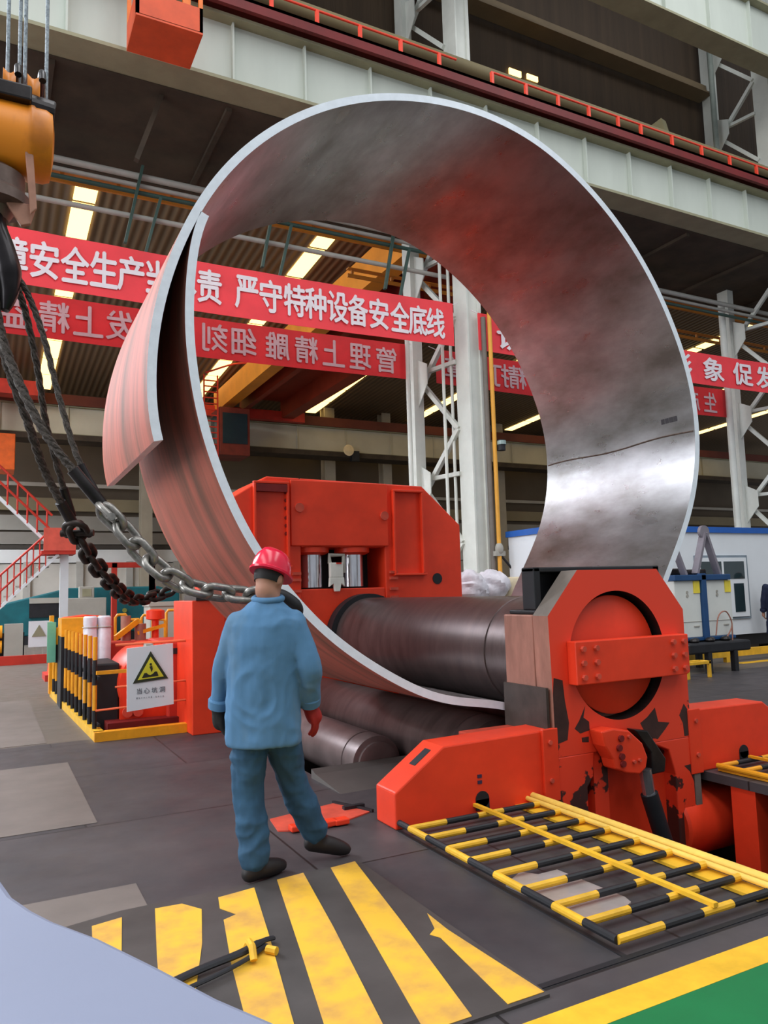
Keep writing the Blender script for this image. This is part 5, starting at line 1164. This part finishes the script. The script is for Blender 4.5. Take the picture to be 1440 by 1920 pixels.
for i, (x0, x1) in enumerate(((10.42, 11.05), (11.17, 11.85))):
    b = MB(); b.box(x0, x1, 9.3, 9.9, 0.60, 1.58); c = sub('cabinet', b, mat('pale_cabinet_paint', (218, 220, 214), 0.5, 0, 0.04, 2), t, bevel=0.015)
    b = MB(); b.box(x1 - 0.17, x1 - 0.02, 9.285, 9.3, 1.36, 1.57); sub('yellow_label', b, mat('label_yellow', (238, 216, 70), 0.5), c)
    b = MB(); b.box(x0 + 0.02, x1 - 0.02, 9.292, 9.3, 0.868, 0.876); b.box(x0 + 0.42, x0 + 0.55, 9.285, 9.3, 0.78, 0.80); sub('seam_and_handle', b, GREY, c)
    b = MB(); b.cyl((x0 + 0.30, 9.29, 1.38), (x0 + 0.30, 9.3, 1.38), 0.025, 12); b.cyl((x0 + 0.30, 9.29, 1.32), (x0 + 0.30, 9.3, 1.32), 0.03, 12); sub('dial', b, GREY, c)
b = MB(); b.box(11.05, 11.17, 9.25, 9.35, 0.55, 1.70); b.box(10.40, 11.80, 9.25, 9.95, 1.58, 1.68); b.box(10.40, 11.87, 9.28, 9.95, 0.54, 0.60); sub('frame', b, DBLUE, t, bevel=0.01)
GUN = mat('grey_lifting_bracket', (138, 132, 140), 0.5, 0.2, 0.1, 4)
b = MB(); b.beam((11.35, 9.4, 2.42), (11.08, 9.4, 1.70), 0.13, 0.05); b.beam((11.38, 9.4, 2.42), (11.66, 9.4, 1.68), 0.13, 0.05); b.lathe([(0.06, -0.03), (0.12, -0.03), (0.12, 0.03), (0.06, 0.03)], (11.36, 9.4, 2.44), 'y', 24)
b.beam((10.62, 9.4, 2.1), (10.80, 9.4, 1.68), 0.12, 0.05)
sub('lifting_bracket', b, GUN, t)
b = MB(); b.box(10.55, 11.0, 9.5, 9.8, 1.68, 1.80); b.box(11.2, 11.5, 9.5, 9.8, 1.68, 1.78); sub('parts_on_top', b, DSTEEL, t, bevel=0.03)
b = MB(); b.tube(smooth_path([(11.25, 9.2, 0.62), (11.35, 9.2, 0.95), (11.55, 9.2, 1.02), (11.68, 9.2, 0.80), (11.55, 9.2, 0.6), (11.4, 9.2, 0.5)], 30), 0.012, 6); b.tube(smooth_path([(11.68, 9.2, 0.8), (11.66, 9.2, 0.5), (11.6, 9.2, 0.42)], 10), 0.012, 6); sub('cable_loop', b, BLOCKM, t, smooth=True)
t = thing('dark_trolley', 'dark cluttered trolley on legs below the pale cabinets', 'trolley', (11.1, 9.5, 0))
b = MB(); b.box(10.42, 11.95, 9.05, 9.9, 0.34, 0.52); sub('tray', b, BLK, t, bevel=0.03)
for x, y in ((10.85, 9.05), (11.5, 9.05), (10.85, 9.8), (11.5, 9.8)):
    b = MB(); b.box(x, x + 0.09, y, y + 0.09, 0, 0.36); sub('leg', b, BLK, t)
b = MB()
for k_ in range(9):
    x = 10.7 + 0.13 * k_; b.ball((x, 9.2 + 0.1 * (k_ % 3), 0.55), (0.09, 0.08, 0.05), 10, 6)
sub('cable_heap', b, DSTEEL, t, smooth=True)
t = thing('yellow_stand', 'small yellow tubular stand beside the dark trolley', 'stand', (10.6, 8.6, 0))
b = MB(); b.box(9.95, 10.5, 8.72, 8.77, 0.22, 0.27); b.box(10.45, 10.5, 8.72, 8.77, 0, 0.27); b.box(9.95, 10.0, 8.72, 8.77, 0, 0.40); b.box(9.95, 10.5, 8.90, 8.95, 0.22, 0.27); b.box(10.45, 10.5, 8.72, 8.95, 0.22, 0.27); sub('tubes', b, YEL, t, bevel=0.006)
t = thing('yellow_barrier_rail', 'low yellow barrier rail on the floor in front of the white cabin', 'rail', (13, 10.3, 0))
b = MB(); b.box(10.4, 17, 10.10, 10.18, 0.10, 0.24); sub('beam', b, YEL, t)
for x in (10.6, 12.6, 14.6, 16.6):
    b = MB(); b.box(x, x + 0.1, 10.10, 10.18, 0, 0.1); sub('foot', b, YEL, t)
for i, (x, z, r, lb) in enumerate(((6.85, 1.52, (0.30, 0.28, 0.30), 'white plastic sack heaped beside the column foot, the left of two'), (7.25, 1.58, (0.30, 0.28, 0.26), 'white plastic sack heaped beside the column foot, the right of two'))):
    b = MB(); b.ball((x, 10.2, z), r, 28, 18)
    v = []
    for p in b.v:
        d = 1 + 0.10 * sin(11 * p[0] + 3 * p[2]) * cos(9 * p[2] + i) + 0.07 * sin(23 * p[0] + 17 * p[1] * p[2]); v.append((x + (p[0] - x) * d, 10.2 + (p[1] - 10.2) * d, z + (p[2] - z) * d))
    b.v = v; tag(b.obj('plastic_sack', SACK, smooth=True), lb, 'sack', 'white sacks by the column')
t = thing('storage_rack', 'low grey rack carrying the white sacks behind the upper roll', 'rack', (7.3, 10.2, 0))
b = MB(); b.box(6.4, 8.1, 9.85, 10.6, 1.16, 1.24); sub('shelf', b, GREY, t)
for x in (6.42, 8.02):
    for y in (9.88, 10.52): b = MB(); b.box(x, x + 0.06, y, y + 0.06, 0, 1.16); sub('leg', b, GREY, t)
t = thing('cream_drum', 'cream rounded drum on the rack beside the white sacks', 'drum', (7.7, 10.2, 1.24))
b = MB(); b.lathe([(0.22, 0), (0.24, 0.03), (0.24, 0.38), (0.20, 0.46), (0.08, 0.48)], (7.70, 10.15, 1.24), 'z', 28); sub('body', b, mat('cream_drum_paint', (222, 208, 176), 0.5), t, smooth=True)
